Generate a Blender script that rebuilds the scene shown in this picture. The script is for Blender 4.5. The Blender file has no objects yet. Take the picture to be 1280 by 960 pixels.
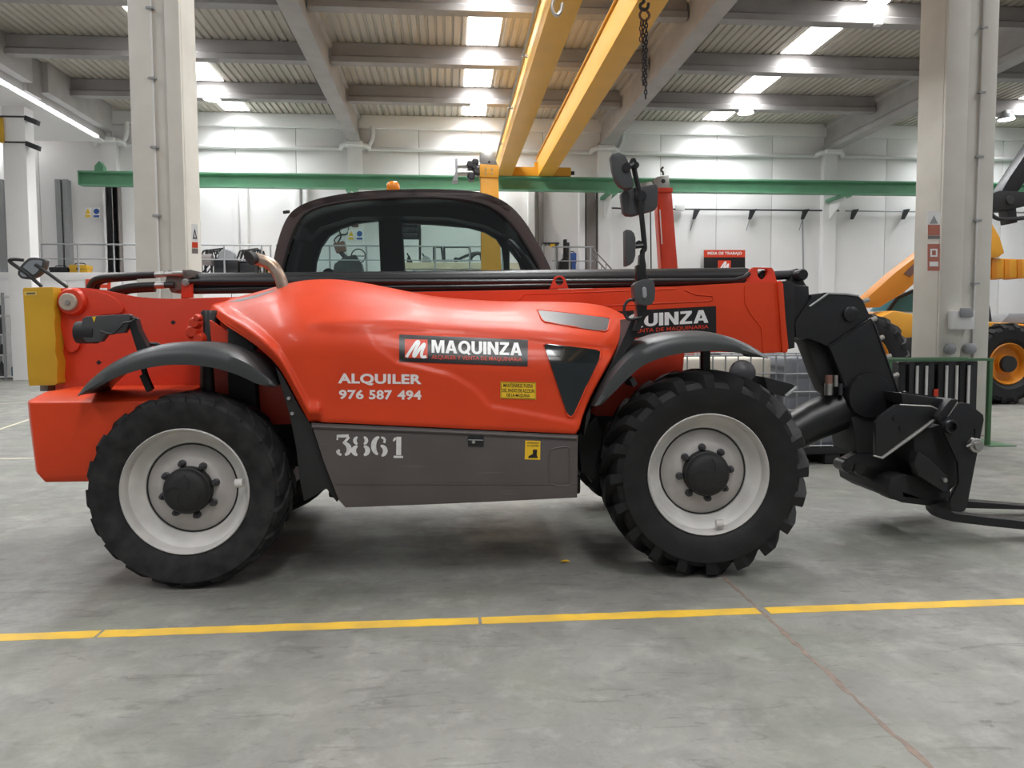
import bpy, bmesh, math, random
from mathutils import Vector, Matrix
from mathutils.geometry import tessellate_polygon

random.seed(7)
SC = bpy.context.scene
COL = SC.collection

# ------------------------------------------------------------------ camera
F = 961.0                       # focal length in pixels of the 1280 x 960 frame
YAW, PITCH, ROLL = math.radians(4.8), math.radians(3.54), math.radians(0.25)
CAM = Vector((0.0, 0.0, 1.48))
FW = Vector((math.sin(YAW) * math.cos(PITCH), math.cos(YAW) * math.cos(PITCH), -math.sin(PITCH)))
R0 = Vector((math.cos(YAW), -math.sin(YAW), 0.0))
U0 = R0.cross(FW)
RT = (R0 * math.cos(ROLL) - U0 * math.sin(ROLL)).normalized()
UP = (U0 * math.cos(ROLL) + R0 * math.sin(ROLL)).normalized()
cd = bpy.data.cameras.new('camera')
cam = bpy.data.objects.new('camera', cd)
COL.objects.link(cam)
cd.sensor_width = 36.0
cd.lens = F / 1280.0 * 36.0
cd.clip_end = 200
cam.matrix_world = Matrix(((RT.x, UP.x, -FW.x, CAM.x), (RT.y, UP.y, -FW.y, CAM.y), (RT.z, UP.z, -FW.z, CAM.z), (0, 0, 0, 1)))
SC.camera = cam

# ------------------------------------------------------------------ world, exposure
SKYLIGHT_E = 7.0                # glow of the skylight sheets themselves
SKYLIGHT_W = 245.0              # daylight each sheet sends down into the hall
world = bpy.data.worlds.new('World')
SC.world = world
world.use_nodes = True
bg = world.node_tree.nodes['Background']
bg.inputs[0].default_value = (0.93, 0.97, 1.0, 1)
bg.inputs[1].default_value = 0.24
SC.view_settings.view_transform = 'Standard'
SC.view_settings.look = 'None'
SC.view_settings.gamma = 1.0
SC.view_settings.use_curve_mapping = False
SC.view_settings.exposure = 0.0

# ------------------------------------------------------------------ picture point -> place
def ray(px, py):
    return FW + RT * ((px - 640.0) / F) + UP * ((480.0 - py) / F)
def W(px, py, Y):                       # on the upright plane at depth Y
    d = ray(px, py); t = Y / d.y
    return CAM + d * t
def G(px, py, z=0.0):                   # on the floor
    d = ray(px, py); t = (z - CAM.z) / d.z
    return CAM + d * t
MROT = math.radians(-1.8)               # the machine stands a little askew in the hall
MORG = G(230, 738)
_c, _s = math.cos(MROT), math.sin(MROT)
def to_local(v):
    v = v - MORG if True else v
    return Vector((_c * v.x + _s * v.y, -_s * v.x + _c * v.y, v.z))
def dir_local(v):
    return Vector((_c * v.x + _s * v.y, -_s * v.x + _c * v.y, v.z))
CAML = to_local(CAM)
def L(px, py, y):                       # on the machine's own upright plane, y metres behind its outer tyre face
    d = dir_local(ray(px, py)); t = (y - CAML.y) / d.y
    return CAML + d * t

# ------------------------------------------------------------------ mesh helper
class MB:
    def __init__(s): s.v = []; s.f = []
    def add(s, vs, fs):
        o = len(s.v); s.v += [tuple(p) for p in vs]; s.f += [tuple(i + o for i in f) for f in fs]; return s
    def box(s, a, b):
        x0, y0, z0 = a; x1, y1, z1 = b
        return s.add([(x0,y0,z0),(x1,y0,z0),(x1,y1,z0),(x0,y1,z0),(x0,y0,z1),(x1,y0,z1),(x1,y1,z1),(x0,y1,z1)],
                     [(0,3,2,1),(4,5,6,7),(0,1,5,4),(1,2,6,5),(2,3,7,6),(3,0,4,7)])
    def obox(s, c, ax, ay, az):         # box from centre and three half-axis vectors
        c, ax, ay, az = Vector(c), Vector(ax), Vector(ay), Vector(az)
        vs = [c + ax*i + ay*j + az*k for k in (-1,1) for i, j in ((-1,-1),(1,-1),(1,1),(-1,1))]
        return s.add(vs, [(0,3,2,1),(4,5,6,7),(0,1,5,4),(1,2,6,5),(2,3,7,6),(3,0,4,7)])
    def prism(s, poly, holes, off):     # poly: 3d points of the near face, off: extrusion vector
        rings = [list(map(Vector, poly))] + [list(map(Vector, h)) for h in holes]
        tris = tessellate_polygon(rings)
        flat = [p for r in rings for p in r]; n = len(flat); off = Vector(off)
        fs = []
        nrm = (off).normalized()
        for t in tris:
            a, b, c = (flat[i] for i in t)
            if (b - a).cross(c - a).dot(nrm) > 0: t = (t[0], t[2], t[1])
            fs.append(tuple(t)); fs.append((t[0] + n, t[2] + n, t[1] + n))
        k = 0
        for r in rings:
            m = len(r)
            for i in range(m):
                a, b = k + i, k + (i + 1) % m
                fs.append((a, b, b + n, a + n))
            k += m
        return s.add(flat + [p + off for p in flat], fs)
    def tube(s, pts, r, seg=10, cap=True):
        pts = [Vector(p) for p in pts]; n = len(pts)
        rs = r if isinstance(r, (list, tuple)) else [r] * n
        rings = []; prev = None
        for i, p in enumerate(pts):
            t = (pts[min(i + 1, n - 1)] - pts[max(i - 1, 0)]).normalized()
            if prev is None:
                a = Vector((0, 0, 1)) if abs(t.z) < 0.9 else Vector((0, 1, 0))
                u = t.cross(a).normalized()
            else:
                u = (prev - t * prev.dot(t)).normalized()
            prev = u; w = t.cross(u)
            rings.append([p + (u * math.cos(2*math.pi*k/seg) + w * math.sin(2*math.pi*k/seg)) * rs[i] for k in range(seg)])
        vs = [q for ring in rings for q in ring]; fs = []
        for i in range(n - 1):
            for k in range(seg):
                fs.append((i*seg + k, i*seg + (k+1) % seg, (i+1)*seg + (k+1) % seg, (i+1)*seg + k))
        if cap:
            fs.append(tuple(range(seg))[::-1]); fs.append(tuple((n-1)*seg + k for k in range(seg)))
        return s.add(vs, fs)
    def cyl(s, a, b, r, seg=20): return s.tube([a, b], r, seg)
    def lathe(s, c, axis, prof, seg=48, close=False):     # prof: (radius, distance along axis)
        c = Vector(c); axis = Vector(axis).normalized()
        a = Vector((0, 0, 1)) if abs(axis.z) < 0.9 else Vector((1, 0, 0))
        u = axis.cross(a).normalized(); w = axis.cross(u)
        vs = []; n = len(prof)
        for k in range(seg):
            t = 2 * math.pi * k / seg; d = u * math.cos(t) + w * math.sin(t)
            for r, h in prof: vs.append(c + d * r + axis * h)
        fs = []
        for k in range(seg):
            for i in range(n - 1 + (1 if close else 0)):
                a0, a1 = k*n + i, k*n + (i+1) % n; b0, b1 = ((k+1) % seg)*n + i, ((k+1) % seg)*n + (i+1) % n
                fs.append((a0, b0, b1, a1))
        return s.add(vs, fs)
    def grid(s, rows):                  # rows of 3d points
        m = len(rows[0]); vs = [p for r in rows for p in r]; fs = []
        for i in range(len(rows) - 1):
            for j in range(m - 1):
                fs.append((i*m + j, i*m + j + 1, (i+1)*m + j + 1, (i+1)*m + j))
        return s.add(vs, fs)

def link(name, mb, mat, parent=None, bevel=0.0, seg=2, smooth=38, **props):
    me = bpy.data.meshes.new(name)
    me.from_pydata(mb.v, [], mb.f)
    bm = bmesh.new(); bm.from_mesh(me)
    bmesh.ops.remove_doubles(bm, verts=bm.verts, dist=1e-5)
    bmesh.ops.dissolve_degenerate(bm, dist=1e-6, edges=bm.edges)
    bmesh.ops.recalc_face_normals(bm, faces=bm.faces)
    if bevel:
        eds = [e for e in bm.edges if e.is_manifold and e.calc_face_angle(0) > 0.5]
        if eds:
            bmesh.ops.bevel(bm, geom=eds, offset=bevel, segments=seg, profile=0.6, affect='EDGES', clamp_overlap=True)
    bm.to_mesh(me); bm.free()
    me.polygons.foreach_set('use_smooth', [True] * len(me.polygons))
    if smooth: me.set_sharp_from_angle(angle=math.radians(smooth))
    me.materials.append(mat)
    o = bpy.data.objects.new(name, me)
    COL.objects.link(o)
    if parent: o.parent = parent
    for k, v in props.items(): o[k] = v
    return o
def thing(name, loc, label, cat, group=None, rz=0.0, kind=None):
    o = bpy.data.objects.new(name, None); COL.objects.link(o)
    o.location = loc; o.rotation_euler = (0, 0, rz); o.empty_display_size = 0.2
    o['label'] = label; o['category'] = cat
    if group: o['group'] = group
    if kind: o['kind'] = kind
    return o
def shift(mb, d):
    d = Vector(d); mb.v = [tuple(Vector(p) - d) for p in mb.v]; return mb
def part(parent, name, mb, mat, bevel=0.0, **kw):     # world-coordinate mesh under an unrotated empty
    return link(name, shift(mb, parent.location), mat, parent, bevel, **kw)
def copy_part(src, parent, loc=None, name=None):
    c = src.copy(); COL.objects.link(c); c.parent = parent
    if loc is not None: c.location = loc
    return c

# ------------------------------------------------------------------ materials
def mat(name, col, rough=0.5, metal=0.0, noise=0.0, nscale=6.0, coat=0.0, dark=None, bump=0.0, bscale=60.0, spec=0.5):
    m = bpy.data.materials.new(name); m.use_nodes = True
    nt = m.node_tree; b = nt.nodes['Principled BSDF']
    b.inputs['Roughness'].default_value = rough; b.inputs['Metallic'].default_value = metal
    b.inputs['Specular IOR Level'].default_value = spec
    b.inputs['Coat Weight'].default_value = coat; b.inputs['Coat Roughness'].default_value = 0.12
    c4 = (col[0], col[1], col[2], 1)
    b.inputs['Base Color'].default_value = c4
    if noise or dark or bump:
        tc = nt.nodes.new('ShaderNodeTexCoord')
    if noise or dark:
        n = nt.nodes.new('ShaderNodeTexNoise'); n.inputs['Scale'].default_value = nscale; n.inputs['Detail'].default_value = 5
        nt.links.new(tc.outputs['Object'], n.inputs['Vector'])
        r = nt.nodes.new('ShaderNodeMapRange'); r.inputs[1].default_value = 0.35; r.inputs[2].default_value = 0.72
        nt.links.new(n.outputs[0], r.inputs[0])
        x = nt.nodes.new('ShaderNodeMix'); x.data_type = 'RGBA'
        d = dark or tuple(k * (1 - noise) for k in col)
        x.inputs[6].default_value = c4; x.inputs[7].default_value = (d[0], d[1], d[2], 1)
        nt.links.new(r.outputs[0], x.inputs[0]); nt.links.new(x.outputs[2], b.inputs['Base Color'])
    if bump:
        n2 = nt.nodes.new('ShaderNodeTexNoise'); n2.inputs['Scale'].default_value = bscale; n2.inputs['Detail'].default_value = 4
        nt.links.new(tc.outputs['Object'], n2.inputs['Vector'])
        bp = nt.nodes.new('ShaderNodeBump'); bp.inputs['Strength'].default_value = bump; bp.inputs['Distance'].default_value = 0.01
        nt.links.new(n2.outputs[0], bp.inputs['Height']); nt.links.new(bp.outputs[0], b.inputs['Normal'])
    return m
def emit(name, col, e):
    m = bpy.data.materials.new(name); m.use_nodes = True
    b = m.node_tree.nodes['Principled BSDF']
    b.inputs['Base Color'].default_value = (*col, 1); b.inputs['Emission Color'].default_value = (*col, 1)
    b.inputs['Emission Strength'].default_value = e
    return m
def glass_mat(name, tint, gloss=0.08):
    m = bpy.data.materials.new(name); m.use_nodes = True
    nt = m.node_tree; nt.nodes.remove(nt.nodes['Principled BSDF'])
    t = nt.nodes.new('ShaderNodeBsdfTransparent'); t.inputs[0].default_value = (*tint, 1)
    g = nt.nodes.new('ShaderNodeBsdfGlossy'); g.inputs['Roughness'].default_value = 0.03
    fr = nt.nodes.new('ShaderNodeFresnel'); fr.inputs[0].default_value = 1.45
    x = nt.nodes.new('ShaderNodeMixShader')
    nt.links.new(fr.outputs[0], x.inputs[0]); nt.links.new(t.outputs[0], x.inputs[1]); nt.links.new(g.outputs[0], x.inputs[2])
    nt.links.new(x.outputs[0], nt.nodes['Material Output'].inputs[0])
    return m

M = {}
M['red'] = mat('red_paint', (0.70, 0.058, 0.014), 0.43, coat=0.08, noise=0.14, nscale=2.2, spec=0.26)
M['red2'] = mat('red_enamel', (0.66, 0.045, 0.013), 0.45, coat=0.15, noise=0.15, nscale=3.0)
M['skirt'] = mat('brown_grey_paint', (0.096, 0.082, 0.080), 0.45, noise=0.2, nscale=3.0)
M['cabbrown'] = mat('cab_brown', (0.075, 0.058, 0.056), 0.38, coat=0.2)
M['black'] = mat('black_paint', (0.013, 0.013, 0.015), 0.38, noise=0.3, nscale=8)
M['blackmatt'] = mat('matt_black', (0.012, 0.012, 0.013), 0.65)
M['rubber'] = mat('tyre_rubber', (0.007, 0.007, 0.008), 0.6, spec=0.35, dark=(0.014, 0.014, 0.015), nscale=7, bump=0.2, bscale=35)
M['dustyrubber'] = mat('dusty_tyre_rubber', (0.008, 0.008, 0.009), 0.72, spec=0.35, dark=(0.028, 0.028, 0.029), nscale=11, bump=0.3, bscale=30)
M['hose'] = mat('hose_rubber', (0.015, 0.015, 0.016), 0.5)
M['fender'] = mat('grey_black_plastic', (0.052, 0.056, 0.058), 0.42, dark=(0.035, 0.038, 0.040), nscale=2)
M['plastic'] = mat('dark_plastic', (0.055, 0.056, 0.060), 0.5)
M['rim'] = mat('rim_grey', (0.62, 0.60, 0.58), 0.45, noise=0.22, nscale=5)
M['rimdisc'] = mat('rim_disc_grey', (0.50, 0.47, 0.45), 0.5, noise=0.25, nscale=6)
M['steel'] = mat('bare_steel', (0.45, 0.44, 0.42), 0.35, metal=0.9)
M['bronze'] = mat('exhaust_metal', (0.42, 0.30, 0.22), 0.33, metal=0.8, dark=(0.55, 0.50, 0.45), nscale=9)
M['yellow'] = mat('yellow_paint', (0.62, 0.36, 0.02), 0.4, noise=0.12, nscale=4)
M['craneyellow'] = mat('crane_yellow', (0.72, 0.36, 0.025), 0.45, noise=0.1, nscale=1.0)
M['loaderyellow'] = mat('loader_yellow', (0.72, 0.33, 0.03), 0.45, noise=0.12, nscale=2)
M['orangeyellow'] = mat('boom_orange', (0.62, 0.22, 0.015), 0.45, noise=0.12, nscale=2)
M['green'] = mat('green_paint', (0.13, 0.34, 0.20), 0.5, noise=0.15, nscale=1.5)
M['rackgreen'] = mat('dark_green_paint', (0.07, 0.17, 0.08), 0.5)
M['white'] = mat('white_paint', (0.82, 0.82, 0.82), 0.6)
M['wall'] = mat('wall_white', (0.86, 0.85, 0.85), 0.75, noise=0.06, nscale=0.5)
M['column'] = mat('column_white', (0.68, 0.66, 0.61), 0.7, dark=(0.60, 0.58, 0.53), nscale=1.6)
M['beam'] = mat('concrete_beam', (0.40, 0.385, 0.38), 0.8, dark=(0.33, 0.315, 0.305), nscale=1.2)
M['purlin'] = mat('concrete_purlin', (0.34, 0.325, 0.32), 0.8, dark=(0.27, 0.255, 0.25), nscale=1.1)
M['roof'] = mat('roof_sheet', (0.46, 0.425, 0.37), 0.6, noise=0.12, nscale=0.7)
M['sky'] = emit('skylight_sheet', (0.98, 0.99, 1.0), SKYLIGHT_E)
M['lamp'] = emit('lamp_lens', (1.0, 0.97, 0.92), 30)
M['tubelamp'] = emit('strip_lamp_lens', (0.95, 0.97, 1.0), 2.5)
M['pipe'] = mat('white_pipe', (0.72, 0.72, 0.72), 0.5)
M['brownsteel'] = mat('brown_steel', (0.20, 0.175, 0.165), 0.6)
M['greysteel'] = mat('grey_steel', (0.33, 0.34, 0.35), 0.5, metal=0.3)
M['rail'] = mat('rail_steel', (0.33, 0.34, 0.35), 0.5)
M['darksteel'] = mat('dark_steel', (0.05, 0.05, 0.055), 0.45, metal=0.4)
M['greyplastic'] = mat('grey_plastic', (0.27, 0.28, 0.30), 0.6)
M['amber'] = mat('amber_lens', (0.9, 0.27, 0.01), 0.2, coat=0.6)
M['glass'] = glass_mat('cab_glass', (0.80, 0.86, 0.85))
M['mirror'] = mat('mirror_face', (0.6, 0.62, 0.64), 0.05, metal=1.0)
M['darkglass'] = mat('dark_vent', (0.010, 0.014, 0.016), 0.12, coat=0.4)
M['greyslot'] = mat('grey_vent', (0.12, 0.12, 0.125), 0.4)
M['decalblack'] = mat('decal_black', (0.012, 0.010, 0.011), 0.35)
M['decalwhite'] = mat('decal_white', (0.86, 0.86, 0.86), 0.4)
M['decalpink'] = mat('letter_white', (0.78, 0.70, 0.69), 0.45)
M['decalred'] = mat('decal_red', (0.68, 0.055, 0.018), 0.4)
M['decalyellow'] = mat('decal_yellow', (0.80, 0.50, 0.02), 0.4)
M['stencil'] = mat('stencil_white', (0.72, 0.71, 0.70), 0.6, noise=0.18, nscale=30)
M['ibcwhite'] = mat('tank_cream', (0.62, 0.58, 0.50), 0.45)
M['ibcgrey'] = mat('tank_grey', (0.20, 0.21, 0.235), 0.45)
M['cage'] = mat('cage_steel', (0.30, 0.31, 0.32), 0.4, metal=0.5)
M['blue'] = mat('blue_paint', (0.03, 0.10, 0.36), 0.45)
M['teal'] = mat('teal_glass', (0.05, 0.16, 0.19), 0.15)
M['wood'] = mat('pale_boards', (0.55, 0.47, 0.34), 0.7, noise=0.2, nscale=3)
M['rust'] = mat('rusty_metal', (0.20, 0.10, 0.075), 0.7, noise=0.3, nscale=5)
M['linemark'] = mat('line_yellow', (0.80, 0.50, 0.045), 0.55, dark=(0.60, 0.38, 0.07), nscale=5)
M['lineworn'] = mat('line_pale', (0.62, 0.56, 0.42), 0.6)
M['joint'] = mat('joint_filler', (0.27, 0.20, 0.165), 0.9, dark=(0.16, 0.13, 0.11), nscale=20)

def scratched(m, col, stretch, scale, lo, hi, amt):
    nt = m.node_tree; b = nt.nodes['Principled BSDF']; tc = nt.nodes.new('ShaderNodeTexCoord')
    mp = nt.nodes.new('ShaderNodeMapping'); mp.inputs['Scale'].default_value = stretch
    n = nt.nodes.new('ShaderNodeTexNoise'); n.inputs['Scale'].default_value = scale; n.inputs['Detail'].default_value = 3
    nt.links.new(tc.outputs['Object'], mp.inputs[0]); nt.links.new(mp.outputs[0], n.inputs['Vector'])
    r = nt.nodes.new('ShaderNodeMapRange'); r.inputs[1].default_value = lo; r.inputs[2].default_value = hi; r.inputs[4].default_value = amt
    nt.links.new(n.outputs[0], r.inputs[0])
    x = nt.nodes.new('ShaderNodeMix'); x.data_type = 'RGBA'; x.inputs[7].default_value = (*col, 1)
    src = b.inputs['Base Color'].links[0].from_socket
    nt.links.new(src, x.inputs[6]); nt.links.new(r.outputs[0], x.inputs[0]); nt.links.new(x.outputs[2], b.inputs['Base Color'])
scratched(M['skirt'], (0.22, 0.21, 0.21), (0.8, 1.0, 30.0), 2.4, 0.66, 0.76, 0.6)
def floor_material():
    m = bpy.data.materials.new('concrete_floor'); m.use_nodes = True
    nt = m.node_tree; b = nt.nodes['Principled BSDF']; N = nt.nodes.new; K = nt.links.new
    tc = N('ShaderNodeTexCoord')
    def noise(scale, detail, rough=0.6, dist=0.0, stretch=None):
        n = N('ShaderNodeTexNoise'); n.inputs['Scale'].default_value = scale; n.inputs['Detail'].default_value = detail
        n.inputs['Roughness'].default_value = rough; n.inputs['Distortion'].default_value = dist
        if stretch:
            mp = N('ShaderNodeMapping'); mp.inputs['Scale'].default_value = stretch
            mp.inputs['Rotation'].default_value = (0, 0, 0.5)
            K(tc.outputs['Object'], mp.inputs[0]); K(mp.outputs[0], n.inputs['Vector'])
        else: K(tc.outputs['Object'], n.inputs['Vector'])
        return n.outputs[0]
    def ramp(v, a, c, lo=0.0, hi=1.0):
        r = N('ShaderNodeMapRange'); r.inputs[1].default_value = a; r.inputs[2].default_value = c
        r.inputs[3].default_value = lo; r.inputs[4].default_value = hi; K(v, r.inputs[0]); return r.outputs[0]
    def mix(fac, a, c):
        x = N('ShaderNodeMix'); x.data_type = 'RGBA'; K(fac, x.inputs[0])
        if isinstance(a, tuple): x.inputs[6].default_value = a
        else: K(a, x.inputs[6])
        if isinstance(c, tuple): x.inputs[7].default_value = c
        else: K(c, x.inputs[7])
        return x.outputs[2]
    big = noise(0.45, 6, 0.62, 0.6)
    col = mix(ramp(big, 0.36, 0.62), (0.285, 0.278, 0.258, 1), (0.19, 0.192, 0.173, 1))
    mid = noise(2.2, 8, 0.68, 0.4)
    col = mix(ramp(mid, 0.40, 0.66, 0.0, 0.75), col, (0.15, 0.146, 0.134, 1))
    lite = noise(3.7, 7, 0.7)
    col = mix(ramp(lite, 0.52, 0.72, 0.0, 0.7), col, (0.36, 0.35, 0.325, 1))
    scuff = noise(3.0, 6, 0.72, 1.2, (0.6, 3.4, 1))
    col = mix(ramp(scuff, 0.57, 0.68, 0.0, 0.75), col, (0.115, 0.110, 0.100, 1))
    marks = noise(5.5, 5, 0.7, 0.8, (1.0, 2.2, 1))
    col = mix(ramp(marks, 0.60, 0.68, 0.0, 0.6), col, (0.10, 0.098, 0.09, 1))
    pale = noise(1.3, 8, 0.75, 0.5)
    col = mix(ramp(pale, 0.55, 0.70, 0.0, 0.5), col, (0.38, 0.366, 0.34, 1))
    grn = noise(0.9, 3)
    col = mix(ramp(grn, 0.5, 0.7, 0.0, 0.35), col, (0.20, 0.235, 0.17, 1))
    fine = noise(38, 3)
    col = mix(ramp(fine, 0.60, 0.74, 0.0, 0.35), col, (0.15, 0.145, 0.13, 1))
    K(col, b.inputs['Base Color'])
    K(ramp(mid, 0.3, 0.7, 0.34, 0.58), b.inputs['Roughness'])
    bp = N('ShaderNodeBump'); bp.inputs['Strength'].default_value = 0.12; bp.inputs['Distance'].default_value = 0.01
    K(fine, bp.inputs['Height']); K(bp.outputs[0], b.inputs['Normal'])
    return m
M['floor'] = floor_material()

# ------------------------------------------------------------------ the hall
YB = 34.0                                     # back wall
XL, XR, YF = -27.0, 40.0, -9.0
ZR = W(640, 149, YB).z                        # underside of the roof sheets
BX = [W(134, 170, 33.6).x, W(443, 178, 33.6).x, W(757, 178, 33.6).x, W(1040, 185, 33.6).x, W(1334, 190, 33.6).x]   # bay lines
floor = link('floor', MB().box((XL, YF, -0.2), (XR, YB + 0.3, 0)), M['floor'], kind='structure')

def ribbon(pts, w, z0, z1, ragged=0.0, n=None):
    """flat strip along floor points with slightly ragged edges"""
    a, b = Vector(pts[0]), Vector(pts[-1]); d = (b - a); ln = d.length; d.normalize(); s = Vector((-d.y, d.x, 0))
    n = n or max(2, int(ln / 0.06)); top = []; 
    up, dn = [], []
    for i in range(n + 1):
        p = a.lerp(b, i / n)
        up.append(p + s * (w/2 + random.uniform(-ragged, ragged*0.3))); dn.append(p - s * (w/2 + random.uniform(-ragged, ragged*0.3)))
    poly = dn + up[::-1]
    vs = [(p.x, p.y, z1) for p in poly] + [(p.x, p.y, z0) for p in poly]
    m = MB(); k = n + 1; N2 = 2 * k; fs = []
    for i in range(n): fs.append((i, i + 1, N2 - 2 - i, N2 - 1 - i))
    for i in range(N2): fs.append((i, N2 + i, N2 + (i + 1) % N2, (i + 1) % N2))
    m.add(vs, fs); return m
la, lb = G(-40, 798.6), G(1330, 750.4)
def lat(px):                                  # point of the stripe at picture column px
    py = 797 + (752 - 797) * px / 1280.0
    return G(px, py)
for a, b in ((-30, 122), (126, 598), (602, 948), (959, 1400)):
    link('line_marking', ribbon([lat(a), lat(b)], 0.10, -0.01, 0.0015, 0.006), M['linemark'], floor)
j0, j1 = G(905, 722), G(1172, 968)
dj = (j0 - j1)
link('expansion_joint', ribbon([j0 + dj * 4.0, j1 - dj * 0.3], 0.030, -0.01, 0.0012, 0.013), M['joint'], floor)
for (a, b, w) in ((G(-60, 574), G(60, 572.5), 0.06), (G(-60, 556), G(50, 520), 0.05), (G(-60, 510), G(60, 500), 0.06)):
    link('line_marking', ribbon([a, b], w, -0.01, 0.0012, 0.006), M['lineworn'], floor)

# roof sheets: trapezoidal ribs running away from the camera
def roof():
    m = MB(); per = 0.26; n = int((XR - XL) / per); prof = []
    for i in range(n):
        x = XL + i * per
        prof += [(x, 0.0), (x + 0.155, 0.0), (x + 0.185, 0.055), (x + 0.235, 0.055)]
    prof.append((XL + n * per, 0.0))
    rows = []
    for y in (YF, YB + 0.2):
        rows.append([(x, y, ZR + h) for x, h in prof])
    m.grid(rows); return m
ceiling = link('ceiling', roof(), M['roof'], smooth=20, kind='structure')

PURY = [29.9 - 4.15 * i for i in range(-0, 10)]
def purlin(y, x0, x1):
    z1 = ZR - 0.02; z0 = z1 - 0.62
    prof = [(-0.2, z0), (0.2, z0), (0.2, z0 + 0.17), (0.1, z0 + 0.24), (0.1, z1), (-0.1, z1), (-0.1, z0 + 0.24), (-0.2, z0 + 0.17)]
    return MB().prism([(x0, y + a, z) for a, z in prof], [], (x1 - x0, 0, 0))
for y in PURY:
    for i in range(-1, 4):
        a = XL if i < 0 else BX[i] + 0.22
        b = (BX[i + 1] if i < 4 else XR) - 0.22
        link('roof_purlin', purlin(y, a, b), M['purlin'], ceiling)
ZG = W(445, 178, YB - 0.4).z                  # underside of the girders at the wall
def girder(x, w=0.26, z0=None):
    z0 = ZG if z0 is None else z0; z1 = ZR + 0.03
    prof = [(-w, z0), (w, z0), (w, z0 + 0.2), (w*0.62, z0 + 0.32), (w*0.62, z1 - 0.25), (w, z1 - 0.18), (w, z1), (-w, z1), (-w, z1 - 0.18), (-w*0.62, z1 - 0.25), (-w*0.62, z0 + 0.32), (-w, z0 + 0.2)]
    return MB().prism([(x + a, YF, z) for a, z in prof], [], (0, YB - YF, 0))
for i, x in enumerate(BX):
    if i == 0: continue
    link('roof_girder', girder(x), M['beam'], ceiling)
# skylight sheets between the purlins
sky_n = 0
sheet_gap = []
for i, xc in enumerate((BX[0] - 5.6, W(281, 128, 31.6).x, W(594, 135, 31.6).x, W(911, 143, 31.6).x, BX[4] - 5.0)):
    ys = [YB - 0.35] + PURY
    for a, b in zip(ys[1:], ys[:-1]):
        if a < YF or 0 < a < 3: continue
        sky_n += 1
        link('window_%d' % sky_n, MB().box((xc - 0.5, a + 0.25, ZR - 0.03), (xc + 0.5, b - 0.25, ZR - 0.008)), M['sky'], kind='structure')
        ld = bpy.data.lights.new('skylight_daylight', 'AREA'); ld.shape = 'RECTANGLE'; ld.size = 1.0; ld.size_y = (b - a) - 0.5
        ld.energy = SKYLIGHT_W; ld.color = (0.965, 0.985, 1.0); ld.spread = math.radians(140)
        lo_ = bpy.data.objects.new('skylight_daylight', ld); COL.objects.link(lo_); lo_.location = (xc, (a + b)/2, ZR - 0.04)

# ---------------- back wall
wall = thing('wall_back', (0, YB, 0), 'white precast panel wall at the back of the hall', 'wall', kind='structure')
def wbox(px0, py0, px1, py1, y0, y1):         # box on a plane of the back wall from picture corners
    a, b = W(px0, py1, y0), W(px1, py0, y0)
    return MB().box((a.x, y0, a.z), (b.x, y1, b.z))
zf0 = W(245, 158, YB).z
xs = [XL]
x = BX[0] - 11.1
edges = []
for i in range(-1, 5):
    x0 = BX[i] if i >= 0 else BX[0] - 11.8
    x1 = BX[i + 1] if i < 4 else XR
    n = 4
    for k in range(n): edges.append((x0 + (x1 - x0) * k / n, x0 + (x1 - x0) * (k + 1) / n))
for a, b in edges:
    part(wall, 'wall_panel', MB().box((a + 0.012, YB, 0), (b - 0.012, YB + 0.2, zf0 + 0.1)), M['wall'], 0.008)
part(wall, 'wall_backing', MB().box((XL, YB + 0.03, 0), (XR, YB + 0.3, ZR)), M['beam'])
part(wall, 'eaves_beam', MB().box((XL, YB - 0.22, zf0), (XR, YB + 0.02, ZR)), M['wall'], 0.02)
for x in BX:
    part(wall, 'pilaster', MB().box((x - 0.3, YB - 0.32, 0), (x + 0.3, YB + 0.02, ZG)), M['wall'], 0.015)
    part(wall, 'pilaster_ledge', MB().box((x - 0.36, YB - 0.7, ZG - 0.16), (x + 0.36, YB + 0.02, ZG - 0.004)), M['wall'], 0.015)
for px, w, mt in ((296, 7, 'wall'), (308, 6, 'wall'), (373, 6, 'wall'), (383, 5, 'wall'), (664, 8, 'wall'), (676, 6, 'brownsteel'), (727, 7, 'wall'), (738, 12, 'brownsteel'), (140, 8, 'wall'), (148, 7, 'brownsteel'), (77, 6, 'greysteel'), (86, 6, 'greysteel'), (5, 7, 'greysteel')):
    c = W(px, 300, YB - 0.15); ztop = W(px, 225, YB - 0.15).z; hw = w / 2 * 34.0 / F
    part(wall, 'wall_post', MB().box((c.x - hw, YB - 0.32, 0), (c.x + hw, YB + 0.02, ztop)), M[mt], 0.01)
wl = link('wall_left', MB().box((XL - 0.3, YF, 0), (XL, YB, ZR + 0.1)), M['wall'], kind='structure')
wr = link('wall_right', MB().box((XR, YF, 0), (XR + 0.3, YB, ZR + 0.1)), M['wall'], kind='structure')

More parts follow.
